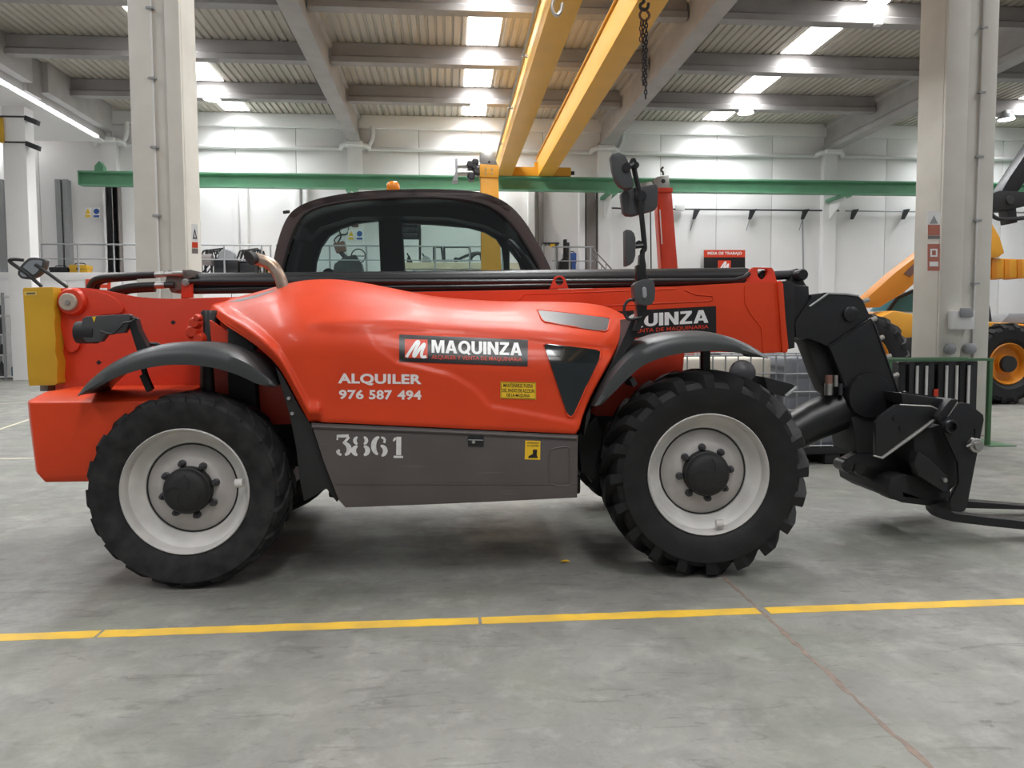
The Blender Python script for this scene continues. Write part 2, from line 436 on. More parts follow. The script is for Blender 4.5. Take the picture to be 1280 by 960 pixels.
# ---------------- columns standing in the hall
def column(x, y, w, d, z1, label, conduit_dx, mt='column'):
    t = thing('column', (x, y, 0), label, 'column', kind='structure')
    part(t, 'shaft', MB().box((x - w/2, y - d/2, 0), (x + w/2, y + d/2, z1)), M[mt], 0.03)
    # shallow flutes: two raised strips on the front leave a recess in the middle
    part(t, 'raised_strip', MB().box((x - w/2 + 0.01, y - d/2 - 0.05, 0), (x - w*0.06, y - d/2 + 0.01, z1)), M[mt], 0.02)
    part(t, 'raised_strip', MB().box((x + w*0.20, y - d/2 - 0.05, 0), (x + w/2 - 0.01, y - d/2 + 0.01, z1)), M[mt], 0.02)
    cx = x + conduit_dx
    part(t, 'conduit', MB().cyl((cx, y - d/2 - 0.03, 1.2), (cx, y - d/2 - 0.03, z1), 0.016, 8), M['pipe'])
    z = 2.2
    while z < z1:
        part(t, 'conduit_clip', MB().box((cx - 0.05, y - d/2 - 0.06, z), (cx + 0.05, y - d/2 - 0.005, z + 0.025)), M['greysteel']); z += 0.9
    return t
cA = W(212, 300, 11.1); cB = W(1189, 300, 10.9)
colA = column(cA.x, 11.1, 0.68, 0.6, ZG, 'tall cream concrete column behind the rear end of the machine', -0.04)
colB = column(cB.x, 10.9, 0.78, 0.6, ZG, 'tall cream concrete column with two red signs at the right', 0.16)
YCC = 28.4
ca, cb = W(6, 250, YCC).x, W(35, 250, YCC).x
ztc = ZG - 0.12
tC = thing('column', ((ca + cb)/2, YCC, 0), 'white square column with two dark bands at the far left', 'column', kind='structure')
part(tC, 'shaft', MB().box((ca, YCC, 0), (cb, YCC + 0.6, ztc)), M['wall'], 0.03)
for py in (146, 178):
    z = W(25, py, YCC).z
    part(tC, 'band', MB().box((ca - 0.03, YCC - 0.03, z - 0.025), (cb + 0.03, YCC + 0.63, z + 0.025)), M['darksteel'])
    part(tC, 'band_clamp', MB().obox((cb + 0.2, YCC + 0.1, z - 0.1), (0.20, 0, -0.08), (0, 0.12, 0), (0.02, 0, 0.08)), M['darksteel'], 0.01)
link('column_sign', wbox(-8, 147, 3.5, 178, 28.3, 28.34), M['yellow'], label='yellow sign strapped to the white column at the far left', category='sign')

# edge girder of the left bay, with its lower ledge and lamp strip
def lx(px, py, Y): return W(px, py, Y)
YE = 33.3
zt, zm, zb = ZR + 0.02, W(140, 165, YE).z, W(131, 175, YE).z
xw, xf = W(131, 172, YE).x, W(141, 160, YE).x
tg = thing('edge_girder', (xw, 0, 0), 'deep grey concrete edge girder under the roof at the left', 'girder', kind='structure')
part(tg, 'upper_flange', MB().box((xw - 0.8, YF, zm), (xf, 27.2, zt)), M['beam'], 0.03)
part(tg, 'upper_flange', MB().box((xw - 0.8, 28.2, zm), (xf, YE, zt)), M['beam'], 0.03)
part(tg, 'web', MB().box((xw - 0.8, YF, zb), (xw, YE + 0.1, zm + 0.01)), M['beam'], 0.02)
part(tg, 'corbel', MB().box((xw - 0.5, 27.2, zm - 0.25), (xw + 0.12, 28.2, zt)), M['purlin'], 0.02)
y = 6.0
while y < YE - 2:
    part(tg, 'strip_lamp', MB().box((xw - 0.06, y, zb - 0.10), (xw + 0.10, y + 1.95, zb - 0.003)), M['tubelamp'], 0.02); y += 2.05
part(tg, 'soffit', MB().box((xw - 6.0, YF, zb - 0.08), (xw - 0.02, YE, zb - 0.004)), M['wall'])

# ================================================================== the red telehandler
T = bpy.data.objects.new('telehandler', None); COL.objects.link(T)
T.location = MORG; T.rotation_euler = (0, 0, MROT)
T['label'] = 'red telescopic handler with black forks standing in the middle of the hall'
T['category'] = 'telehandler'
def tp(name, mb, mt, bevel=0.0, parent=None, **kw):
    return link(name, mb, M[mt] if isinstance(mt, str) else mt, parent or T, bevel, **kw)
def PP(poly, y0, y1, holes=()):               # plate: picture outline at lateral depth y0, thick to y1
    return MB().prism([L(a, b, y0) for a, b in poly], [[L(a, b, y0) for a, b in h] for h in holes], (0, y1 - y0, 0))
def LT(pts): return [L(a, b, c) for a, b, c in pts]
def smooth_path(pts, n=6):
    """Catmull-Rom through the points"""
    P = [Vector(p) for p in pts]; out = []
    for i in range(len(P) - 1):
        p0 = P[max(i-1, 0)]; p1 = P[i]; p2 = P[i+1]; p3 = P[min(i+2, len(P)-1)]
        for k in range(n):
            t = k / n
            out.append(0.5 * ((2*p1) + (p2 - p0)*t + (2*p0 - 5*p1 + 4*p2 - p3)*t*t + (3*p1 - p0 - 3*p2 + p3)*t**3))
    out.append(P[-1]); return out
def smooth2(pts, n=6):
    return [(p.x, p.y) for p in smooth_path([(a, b, 0) for a, b in pts], n)]
def circ(cx, cy, r, n=20): return [(cx + r*math.cos(2*math.pi*k/n), cy + r*math.sin(2*math.pi*k/n)) for k in range(n)]

# ------------------------------------------------------------------ wheels
RC = L(229, 616, 0.0); FC = L(887.5, 594.5, 0.0)
RR = RC.z; FR = FC.z                           # rolling radii: the tyres stand on the floor
mpp = (L(229, 616, 0.0) - L(229, 617, 0.0)).length
rimR = 79.5 * mpp
def wheel(cx, R, y, side, worn, mt):
    """y: outer face, side: +1 when the wheel body lies behind (away from the viewer), -1 when mirrored"""
    TW = 0.40
    c = Vector((cx, y, R))
    ax = Vector((0, side, 0))
    lug = 0.012 if worn else 0.052
    rb = R - lug
    # rim: outer flange, barrel, disc
    rim = MB()
    prof = [(rimR, 0.035), (rimR * 1.0, 0.02), (rimR*0.985, 0.015), (rimR*0.955, 0.03), (rimR*0.94, 0.055), (rimR*0.93, 0.085), (rimR*0.86, 0.10), (rimR*0.82, 0.135), (rimR*0.735, 0.145), (rimR*0.72, 0.16), (rimR*0.72, 0.30), (rimR*0.9, 0.36), (rimR, 0.37)]
    rim.lathe(c, ax, prof, 64)
    w = tp('wheel', rim, 'rim', smooth=50)
    disc = MB()
    disc.lathe(c, ax, [(rimR*0.72, 0.165), (rimR*0.70, 0.155), (rimR*0.60, 0.15), (rimR*0.52, 0.125), (rimR*0.49, 0.115), (rimR*0.30, 0.112), (0.0, 0.112)], 64)
    tp('wheel_disc', disc, 'rimdisc', parent=w, smooth=50)
    tp('disc_seam', MB().lathe(c, ax, [(rimR*0.722, 0.150), (rimR*0.700, 0.1525), (rimR*0.70, 0.17)], 64), 'blackmatt', parent=w)
    tyre = MB()
    pr = [(rimR*0.97, 0.035), (rimR*1.03, 0.02), (rimR*1.10, 0.004), (rimR*1.25, -0.012), (rimR*1.42, -0.016), (rb*0.86, -0.010), (rb*0.92, 0.006), (rb*0.965, 0.025), (rb*0.99, 0.06), (rb, 0.13), (rb*1.004, TW/2)]
    pr = pr + [(r, TW - h) for r, h in pr[-2::-1]]
    tyre.lathe(c, ax, pr, 72)
    n = 20
    for sd in (0, 1):
        for k in range(n):
            a0 = 2*math.pi*(k + 0.5*sd) / n + 0.06
            wdt = math.radians(7.6 if not worn else 10.5)
            sk = side * (1 if True else -1)
            st = [(-0.012, rb*0.845 if not worn else rb*0.90, rb*0.875 if not worn else rb*0.915, -0.055, 0.85), (0.0, rb*0.86, R*0.955, -0.035, 0.9), (0.035, rb*0.92, R*0.985, 0.0, 1.0), (0.10, rb*0.95, R*0.998, 0.09, 1.0), (TW/2 + 0.01, rb*0.97, R*1.0, 0.24, 0.85)]
            vs = []
            for (h, r0, r1, da, ww) in st:
                hh = h if sd == 0 else TW - h
                for rr_, s_ in ((r0, -1.15), (r0, 1.15), (r1, 0.85), (r1, -0.85)):
                    t = a0 + da + s_*wdt*ww/2
                    vs.append(c + Vector((math.cos(t)*rr_, 0, math.sin(t)*rr_)) + ax*hh)
            fs = [(0,1,2,3)]
            for i in range(len(st)-1):
                for q in range(4): fs.append((i*4+q, i*4+(q+1) % 4, (i+1)*4+(q+1) % 4, (i+1)*4+q))
            e = (len(st)-1)*4; fs.append((e+3, e+2, e+1, e))
            tyre.add(vs, fs)
    tp('tyre', tyre, mt, parent=w, smooth=30)
    hub = MB().lathe(c, ax, [(0.0, 0.0), (rimR*0.20, 0.0), (rimR*0.31, 0.012), (rimR*0.345, 0.03), (rimR*0.35, 0.05), (rimR*0.37, 0.055), (rimR*0.37, 0.115)], 40)
    for k in range(4):                         # raised curved ribs on the hub cap
        t0 = 2*math.pi*k/4 + 0.5
        pts = [c + Vector((math.cos(t0 + q*0.25)*rimR*(0.06 + 0.055*q), 0, math.sin(t0 + q*0.25)*rimR*(0.06 + 0.055*q))) + ax*(-0.001) for q in range(5)]
        hub.tube(pts, 0.0025, 6)
    tp('hub_cap', hub, 'blackmatt', parent=w)
    for k in range(8):
        t = 2*math.pi*k/8 + (0.25 if worn else 0.12)
        p = c + Vector((math.cos(t)*rimR*0.425, 0, math.sin(t)*rimR*0.425))
        nut = MB().lathe(p, ax, [(0.0, 0.055), (0.009, 0.056), (0.010, 0.07), (0.016, 0.072), (0.0175, 0.095), (0.023, 0.10), (0.023, 0.114)], 6 if False else 12)
        tp('wheel_nut', nut, 'darksteel', parent=w)
    if side > 0:
        t = 0.14 if worn else -1.33
        p = c + Vector((math.cos(t)*rimR*0.84, 0.05, math.sin(t)*rimR*0.84))
        tp('valve_guard', MB().tube([p + Vector((-0.022, -0.01, 0)), p + Vector((0.022, -0.012, 0.002))], 0.026, 12), 'rim', parent=w)
    return w
TWID = 2.28
wheel(RC.x, RR, 0.0, 1, True, 'dustyrubber')
wheel(FC.x, FR, 0.0, 1, False, 'rubber')
wheel(RC.x, RR, TWID, -1, True, 'dustyrubber')
wheel(FC.x, FR, TWID, -1, False, 'rubber')
for c, R in ((RC, RR), (FC, FR)):
    ax = MB().tube([(c.x, 0.38, R), (c.x, 0.75, R), (c.x, 0.95, R), (c.x, 1.33, R), (c.x, 1.55, R), (c.x, 1.9, R)], [0.11, 0.10, 0.17, 0.17, 0.10, 0.11], 16)
    tp('axle', ax, 'blackmatt')
ux0 = RC.x - 0.55; ux1 = FC.x + 0.45
tp('underframe', MB().box((ux0, 0.86, 0.60), (ux1, 1.42, 1.12)), 'blackmatt', 0.02)  # main frame as a dark closed box, also there to block light
tp('drive_shaft', MB().tube([(RC.x + 0.1, 1.14, RR), (FC.x - 0.1, 1.14, FR)], 0.05, 10), 'blackmatt')
tp('transmission', MB().box((RC.x + 1.0, 0.5, 0.50), (FC.x - 0.8, 0.9, 1.0)), 'blackmatt', 0.03)

tp('belly_shade_plate', MB().box((RC.x + 0.75, 0.45, 0.44), (FC.x - 0.72, 1.72, 0.56)), 'blackmatt', 0.02)  # unseen plate added to deepen the shade under the machine
tp('far_shade_tank', MB().box((RC.x + 0.85, 1.62, 0.42), (FC.x - 0.85, 2.22, 1.0)), 'skirt', 0.03)  # far-side tank added to keep light off the floor below
# ------------------------------------------------------------------ engine cover
def interp(pts, x):
    if x <= pts[0][0]: return pts[0][1]
    for (a, b), (c, d) in zip(pts, pts[1:]):
        if x <= c: return b + (d - b) * (x - a) / (c - a)
    return pts[-1][1]
def sst(e0, e1, x):
    t = min(1, max(0, (x - e0) / (e1 - e0))); return t*t*(3 - 2*t)
def sd_poly(poly, x, y):
    d = 1e9; ins = False; n = len(poly)
    for i in range(n):
        ax, ay = poly[i]; bx, by = poly[(i + 1) % n]
        vx, vy = bx - ax, by - ay; wx, wy = x - ax, y - ay
        t = max(0, min(1, (wx*vx + wy*vy) / (vx*vx + vy*vy + 1e-9)))
        d = min(d, math.hypot(wx - vx*t, wy - vy*t))
        if (ay > y) != (by > y) and x < (bx - ax) * (y - ay) / (by - ay) + ax: ins = not ins
    return -d if ins else d
TOP = smooth2([(261, 386), (268, 379), (300, 371.5), (330, 363), (352, 356.5), (375, 351.8), (398, 350), (422, 350.5), (450, 354), (480, 359.5), (510, 365.5), (540, 371), (580, 375), (620, 377.5), (660, 378), (700, 378.5), (735, 380.5), (760, 385), (780, 394), (788, 400)], 5)
BOT = smooth2([(261, 387), (266, 393), (283, 407), (300, 418), (320, 432), (337, 447), (350, 462), (362, 482), (373, 503), (386, 527)], 4) + [(450, 529.8), (560, 535), (660, 539.6), (722, 542.5)] + smooth2([(722.5, 542), (729, 519), (738, 497), (750, 474), (764, 449), (776, 425), (784, 409), (788, 401)], 4)
RECESS = [(462, 418), (500, 412.5), (580, 416), (655, 423), (700, 429), (776, 436), (760, 468), (742, 500), (733, 522), (724, 529), (660, 516), (612, 507), (592, 485), (563, 468), (530, 460), (495, 452), (474, 436)]
BULGE = smooth2([(382, 405), (392, 396), (415, 389), (452, 383), (500, 379), (600, 384), (700, 389), (786, 402), (776, 434), (700, 428), (655, 422), (580, 415), (500, 411), (460, 416), (415, 416), (390, 412)], 2)
NOTCH = [(600, 508), (660, 517), (724, 530), (724, 560), (560, 560), (560, 505)]
def hood_y(px, py):
    t, b = interp(TOP, px), interp(BOT, px)
    hh = max(1.0, interp(TOP, px) - 0)
    zt = (py - t)                               # pixels below the crest line
    k = max(0.0, 1 - zt / 95.0)
    y = 0.035 + 0.50 * k ** 2.4
    y += 0.10 * max(0.0, 1 - zt / 16.0) ** 2
    # nose of the cover sweeps back towards the machine at the left
    y += 0.20 * (1 - sst(262, 390, px)) ** 1.6
    # and in towards the cab step at the right
    y += 0.05 * sst(700, 790, px)
    e = b - py
    if px < 400: y += 0.035 * (1 - sst(0, 9, e)) - 0.028 * sst(6, 13, e) * (1 - sst(13, 30, e))
    y += 0.012 * (1 - sst(0, 4, e))
    y += 0.016 * (1 - sst(-4.0, 4.0, sd_poly(RECESS, px, py))) * sst(440, 520, px)
    y -= 0.024 * (1 - sst(-16, 3, sd_poly(BULGE, px, py)))
    return y
def hood():
    m = MB(); cols = []
    xs = [261 + 0.9*k for k in range(12)] + [272 + 2.6*k for k in range(0, 46)] + [392 + 3.6*k for k in range(1, 92)] + [722 + 2.2*k for k in range(1, 31)]
    xs = sorted(set(min(787.6, x) for x in xs))
    NR = 64; rows = []
    for px in xs:
        t, b = interp(TOP, px), interp(BOT, px); b = max(b, t + 0.3)
        col = []
        for j in range(NR + 1):
            v = j / NR; v = v ** 1.15
            py = t + (b - t) * v
            col.append(L(px, py, hood_y(px, py)))
        top = col[0]
        back = [Vector((top.x, top.y + (0.93 - top.y) * q, top.z - 0.0 + 0.035*math.sin(math.pi*q*0.9) - 0.05*q)) for q in (1.0, 0.75, 0.5, 0.25)]
        bt = col[-1]
        und = [Vector((bt.x, bt.y + 0.03, bt.z + 0.004)), Vector((bt.x, bt.y + 0.35, bt.z + 0.004))]
        rows.append(back + col + und)
    m.grid(rows); return m
HOOD = tp('engine_cover', hood(), 'red', smooth=60, label='smooth orange-red engine cover with company lettering')

# things lying on the cover's surface are built through its own depth
def on_hood(poly, lift, n=1, thick=0.004):
    """plate following the cover: quad in picture points, subdivided"""
    (a, b, c, d) = poly; nx, ny = 48, 16; rows = []
    for j in range(ny + 1):
        r = []
        for i in range(nx + 1):
            u, v = i / nx, j / ny
            px = (a[0]*(1-u) + b[0]*u)*(1-v) + (d[0]*(1-u) + c[0]*u)*v
            py = (a[1]*(1-u) + b[1]*u)*(1-v) + (d[1]*(1-u) + c[1]*u)*v
            r.append(L(px, py, hood_y(px, py) - lift))
        rows.append(r)
    return MB().grid(rows)
def plane_y(y0): return lambda px, py: y0
TXT = {}
def text_tris(s, bold):
    key = (s, bold)
    if key in TXT: return TXT[key]
    cu = bpy.data.curves.new('t', 'FONT'); cu.body = s; cu.size = 1.0; cu.offset = bold; cu.resolution_u = 3
    cu.fill_mode = 'FRONT'; cu.space_character = 1.0 + bold * 1.6
    o = bpy.data.objects.new('t', cu); COL.objects.link(o)
    dg = bpy.context.evaluated_depsgraph_get()
    me = bpy.data.meshes.new_from_object(o.evaluated_get(dg))
    me.calc_loop_triangles()
    vs = [(v.co.x, v.co.y) for v in me.vertices]; fs = [tuple(t.vertices) for t in me.loop_triangles]
    x0 = min(v[0] for v in vs); x1 = max(v[0] for v in vs); y0 = min(v[1] for v in vs); y1 = max(v[1] for v in vs)
    vs = [((x - x0) / (x1 - x0), (y - y0) / (y1 - y0)) for x, y in vs]
    bpy.data.objects.remove(o); bpy.data.curves.remove(cu); bpy.data.meshes.remove(me)
    TXT[key] = (vs, fs); return TXT[key]
def text_on(s, quad, yf, lift, bold=0.03):
    """text stretched over a picture quad (top-left, top-right, bottom-right, bottom-left)"""
    vs, fs = text_tris(s, bold); a, b, c, d = quad; out = []
    if bold == 'block':                        # finer triangles, so that large letters follow the curved cover
        for _ in range(2):
            vs = list(vs); nf = []
            for i, j, k in fs:
                n = len(vs)
                for p, q in ((i, j), (j, k), (k, i)): vs.append(((vs[p][0] + vs[q][0])/2, (vs[p][1] + vs[q][1])/2))
                nf += [(i, n, n + 2), (n, j, n + 1), (n + 2, n + 1, k), (n, n + 1, n + 2)]
            fs = nf
    for u, w in vs:
        v = 1 - w
        px = (a[0]*(1-u) + b[0]*u)*(1-v) + (d[0]*(1-u) + c[0]*u)*v
        py = (a[1]*(1-u) + b[1]*u)*(1-v) + (d[1]*(1-u) + c[1]*u)*v
        out.append(L(px, py, yf(px, py) - lift))
    return MB().add(out, fs)
def ribbon_px(pts, w, yf, lift):
    pts = [Vector((a, b, 0)) for a, b in pts]; n = len(pts); r0, r1 = [], []
    for i, p in enumerate(pts):
        t = (pts[min(i+1, n-1)] - pts[max(i-1, 0)]).normalized(); s = Vector((-t.y, t.x, 0))
        ww = w[i] if isinstance(w, (list, tuple)) else w
        a, b = p + s*ww/2, p - s*ww/2
        r0.append(L(a.x, a.y, yf(a.x, a.y) - lift)); r1.append(L(b.x, b.y, yf(b.x, b.y) - lift))
    return MB().grid([r0, r1])
def poly_px(poly, yf, lift, levels=0):
    ring = [Vector((a, b, 0)) for a, b in poly]
    tris = [tuple(ring[i] for i in t) for t in tessellate_polygon([ring])]
    for _ in range(levels):
        nt = []
        for a, b, c in tris:
            d, e, g = (a + b)/2, (b + c)/2, (c + a)/2
            nt += [(a, d, g), (d, b, e), (g, e, c), (d, e, g)]
        tris = nt
    m = MB()
    for t in tris: m.add([L(p.x, p.y, yf(p.x, p.y) - lift) for p in t], [(0, 1, 2)])
    return m

# company plate on the cover
pl = tp('company_plate', on_hood([(499, 418), (660, 424.7), (659.5, 457.8), (499, 452)], 0.004), 'decalblack', parent=HOOD)
def glyphs():
    def el(cx, cy, rx, ry, n=24): return [(cx + rx*math.cos(2*math.pi*k/n), cy + ry*math.sin(2*math.pi*k/n)) for k in range(n)]
    g = {}
    g['M'] = (0.95, [([(0,0),(0,1),(.30,1),(.475,.40),(.65,1),(.95,1),(.95,0),(.73,0),(.73,.66),(.565,0),(.385,0),(.22,.66),(.22,0)], [])])
    g['A'] = (0.88, [([(0,0),(.30,1),(.58,1),(.88,0),(.63,0),(.575,.2),(.305,.2),(.25,0)], [[(.36,.38),(.52,.38),(.44,.70)]])])
    g['Q'] = (0.92, [(el(.46,.5,.46,.52), [el(.46,.5,.23,.31)]), ([(.50,.24),(.63,.32),(.95,-.02),(.78,-.10)], [])])
    arc = [(.4 + .4*math.cos(math.pi*k/10), .36 - .38*math.sin(math.pi*k/10)) for k in range(11)]
    inn = [(.4 - .16*math.cos(math.pi*k/10), .36 - .18*math.sin(math.pi*k/10)) for k in range(11)]
    g['U'] = (0.80, [([(.56,1),(.8,1)] + arc + [(0,1),(.24,1)] + inn, [])])
    g['I'] = (0.25, [([(0,0),(.25,0),(.25,1),(0,1)], [])])
    g['N'] = (0.82, [([(0,0),(0,1),(.25,1),(.57,.42),(.57,1),(.82,1),(.82,0),(.57,0),(.25,.58),(.25,0)], [])])
    g['Z'] = (0.72, [([(0,0),(0,.2),(.42,.8),(.03,.8),(.03,1),(.70,1),(.70,.82),(.28,.2),(.72,.2),(.72,0)], [])])
    return g
GLY = glyphs()
def block_text(s):
    vs, fs = [], []; x = 0.0
    for ch in s:
        w, polys = GLY[ch]
        for o, hs in polys:
            rings = [[Vector((a + x, b, 0)) for a, b in r] for r in [o] + hs]
            flat = [p for r in rings for p in r]; k = len(vs)
            fs += [tuple(i + k for i in t) for t in tessellate_polygon(rings)]; vs += [(p.x, p.y) for p in flat]
        x += w + 0.075
    x -= 0.075
    return [(a / x, b) for a, b in vs], fs
TXT[('MAQUINZA', 'block')] = block_text('MAQUINZA')
def company(parent, yf, x0, y0, sx, sy, kx, ky, on):
    """plate contents; local plate px (0..161, 0..34) -> picture"""
    def q(a, b): return (x0 + a*sx + b*kx, y0 + b*sy + a*ky)
    tp('logo_square', on([q(7, 5.5), q(35.5, 5.0), q(35.5, 28.5), q(7, 29)]), 'decalred', parent=parent)
    pts = smooth2([q(9, 28), q(14, 20), q(22, 8.5), q(24.5, 9.5), q(20, 19), q(18, 25.5), q(20, 26), q(25, 18), q(30.5, 11), q(31.5, 12.5), q(28.5, 20), q(28, 25.5), q(30, 27), q(34, 26.2)], 4)
    tp('logo_m', ribbon_px(pts, 3.6*sx, yf, 0.0078), 'decalwhite', parent=parent)
    tp('lettering', text_on('MAQUINZA', [q(40.5, 5.2), q(153.5, 4.2), q(153.5, 20.3), q(40.5, 21.2)], yf, 0.0078, 'block'), 'decalwhite', parent=parent)
    tp('lettering', text_on('ALQUILER Y VENTA DE MAQUINARIA', [q(40.5, 24.0), q(153.5, 22.6), q(153.5, 28.2), q(40.5, 29.8)], yf, 0.0078, 0.010), 'decalred', parent=parent)
company(HOOD, hood_y, 499, 418, 1.0, 1.0, 0.0, 0.041, lambda p: on_hood(p, 0.0055))
tp('lettering', text_on('ALQUILER', [(422.5, 466.5), (527, 468), (527, 482.5), (422.5, 481.5)], hood_y, 0.003, 0.04), 'decalpink', parent=HOOD)
for s_, xa_, xb_ in (('976', 423.6, 454.6), ('587', 461.2, 490.2), ('494', 496.8, 526.8)):
    tp('lettering', text_on(s_, [(xa_, 487 + (xa_ - 423)*0.01), (xb_, 487 + (xb_ - 423)*0.01), (xb_, 499 + (xb_ - 423)*0.01), (xa_, 499 + (xa_ - 423)*0.01)], hood_y, 0.003, 0.035), 'decalpink', parent=HOOD)
tp('warning_sticker', on_hood([(625.5, 476.8), (670, 478), (670, 499.6), (625.5, 498.2)], 0.003), 'decalyellow', parent=HOOD)
tp('sticker_border', MB().add(*(lambda a: (a.v, a.f))(ribbon_px([(626.3, 477.6), (669.2, 478.8), (669.2, 498.8), (626.3, 497.4), (626.3, 477.6)], 0.7, hood_y, 0.004))), 'decalblack', parent=HOOD)
for i, s in enumerate(('MANTENERSE FUERA', 'DEL RADIO DE ACCION', 'DE LA MAQUINA')):
    w = (18.5, 20, 14.5)[i]; yy = 479.6 + i * 6.3
    tp('lettering', text_on(s, [(647.8 - w, yy - 0.4), (647.8 + w, yy + 0.6), (647.8 + w, yy + 5.2), (647.8 - w, yy + 4.2)], hood_y, 0.0045, 0.008), 'decalblack', parent=HOOD)
# dark corner vent and the grey slot above it
VENT = [(680, 431), (684, 429.6), (746, 437), (751, 440), (750, 447), (733, 483), (718, 517), (715, 520.5), (711.5, 520.5), (709, 518)]
tp('corner_vent', poly_px(VENT, hood_y, 0.010, 4), 'darkglass', parent=HOOD)
fr = VENT + [VENT[0]]
tp('vent_surround', MB().tube([L(a, b, hood_y(a, b) - 0.004) for a, b in fr], 0.008, 8), 'red', parent=HOOD)
SLOT = [(671.5, 387.5), (712, 391.5), (758, 397), (762.5, 399), (759.5, 412.5), (756, 414.5), (716, 408.5), (681, 402.5), (677, 399.5)]
tp('grey_slot', poly_px(SLOT, hood_y, 0.008, 4), 'greyslot', parent=HOOD)
tp('slot_surround', MB().tube([L(a, b, hood_y(a, b) - 0.004) for a, b in SLOT + [SLOT[0]]], 0.006, 8), 'red', parent=HOOD)
# grey insert along the shoulder near the exhaust
tp('shoulder_insert', poly_px([(284, 377.5), (300, 373.5), (318, 369), (345, 361.5), (341, 364.5), (320, 371.5), (300, 376.5)], hood_y, 0.006, 3), 'greyslot', parent=HOOD)

# ------------------------------------------------------------------ brown-grey side skirt
SKY0 = 0.05
sk = tp('side_skirt', PP([(389, 529), (450, 531.3), (560, 536.4), (660, 541), (722.5, 544), (721.5, 622), (610, 627.5), (500, 632), (432, 634.5), (424, 626), (405, 578)], SKY0, 0.62), 'skirt', 0.012)
yp = plane_y(SKY0)
tp('skirt_lip', MB().tube(LT([(390, 533, SKY0), (560, 540, SKY0), (721, 547.5, SKY0)]), 0.012, 8), 'skirt', parent=sk)
tp('skirt_rear_edge', PP([(420, 604), (722, 604.5), (722, 606), (420, 605.5)], SKY0 - 0.004, SKY0 + 0.02), 'skirt', parent=sk)
tp('step_recess_rim', MB().tube([L(a, b, SKY0 - 0.001) for a, b in smooth2([(712, 560), (706, 558.5), (692, 561), (687, 567), (687, 598), (692, 606), (711, 607), (712, 600), (712, 560)], 3)], 0.004, 6), 'skirt', parent=sk)
la = tp('latch', PP([(585, 542), (604.5, 542.6), (604.5, 558), (585, 557.4)], SKY0 - 0.008, SKY0 + 0.01), 'black', 0.003, parent=sk)
tp('latch_lock', PP(circ(592, 552.5, 2.2, 12), SKY0 - 0.016, SKY0), 'steel', parent=sk)
tp('latch_lip', PP([(585.5, 549.3), (604, 549.8), (604, 550.8), (585.5, 550.3)], SKY0 - 0.014, SKY0), 'greysteel', parent=sk)
st = tp('boot_sticker', poly_px([(656.5, 550.5), (675.5, 551.2), (675.2, 574.8), (655.8, 574.2)], yp, 0.002), 'decalyellow', parent=sk)
tp('sticker_lettering', text_on('ATENCION', [(659, 552.3), (673.5, 552.8), (673.5, 554.9), (659, 554.4)], yp, 0.003, 0.02), 'decalblack', parent=sk)
tp('sticker_lettering', text_on('A LOS PIES', [(659, 555.8), (673.5, 556.3), (673.5, 558.4), (659, 557.9)], yp, 0.003, 0.02), 'decalblack', parent=sk)
tp('boot_symbol', poly_px([(666, 562), (671.5, 562), (671, 569), (672.5, 572.5), (660, 572.5), (661, 570), (666, 567.5)], yp, 0.003), 'decalblack', parent=sk)
# stencilled number 3861
def arc(cx, cy, rx, ry, a0, a1, n=14):
    return [(cx + rx*math.cos(math.radians(a0 + (a1-a0)*k/n)), cy + ry*math.sin(math.radians(a0 + (a1-a0)*k/n))) for k in range(n+1)]
def taper(n, lo, hi): return [lo + (hi - lo) * math.sin(math.pi * k / (n - 1)) for k in range(n)]
def stroke(pts, lo, hi): return tp('stencil_stroke', ribbon_px(pts, taper(len(pts), lo, hi), yp, 0.002), 'stencil', parent=sk)
# 3
stroke([(421.5, 545.2), (429, 545.0), (436, 544.8)], 3.6, 3.8); stroke([(421.8, 543.8), (421.8, 547), (421.6, 550)], 2.2, 1.8)
stroke([(436.5, 546.2), (433, 550), (429, 554.5)], 3.0, 3.2)
stroke(arc(428.5, 561.5, 8.0, 7.6, -80, 70), 2.6, 6.5); stroke(arc(427.5, 562.0, 6.4, 6.4, 95, 170), 2.6, 3.6)
stroke([(421.5, 563), (423, 563.5), (425, 563.5)], 3, 4)
# 8
for s in (-1, 1):
    stroke(arc(450.8 + s*1.6, 550.7, 5.6, 4.9, 90 - s*25, 90 - s*155), 2.2, 4.6)
    stroke(arc(450.8 + s*1.6, 563.3, 7.2, 6.0, 90 - s*20, 90 - s*160), 2.6, 6.2)
# 6
stroke(arc(475.2, 557.5, 8.2, 11.2, 110, 262), 2.6, 6.6); stroke(arc(474.6, 563.6, 7.0, 6.6, 70, -80), 2.4, 6.0)
stroke(arc(475.4, 551.2, 6.0, 4.6, -80, -5), 2.2, 3.0); stroke([(479.2, 551.8), (480.6, 552), (482, 551.8)], 3, 4)
# 1
stroke([(498.5, 546), (498.4, 558), (498.3, 569)], 6.2, 6.2); stroke([(491.6, 551.5), (493.4, 549), (494.6, 547.0)], 1.6, 3.2); stroke([(492, 571), (498, 571.1), (503.8, 571.2)], 2.8, 2.8)

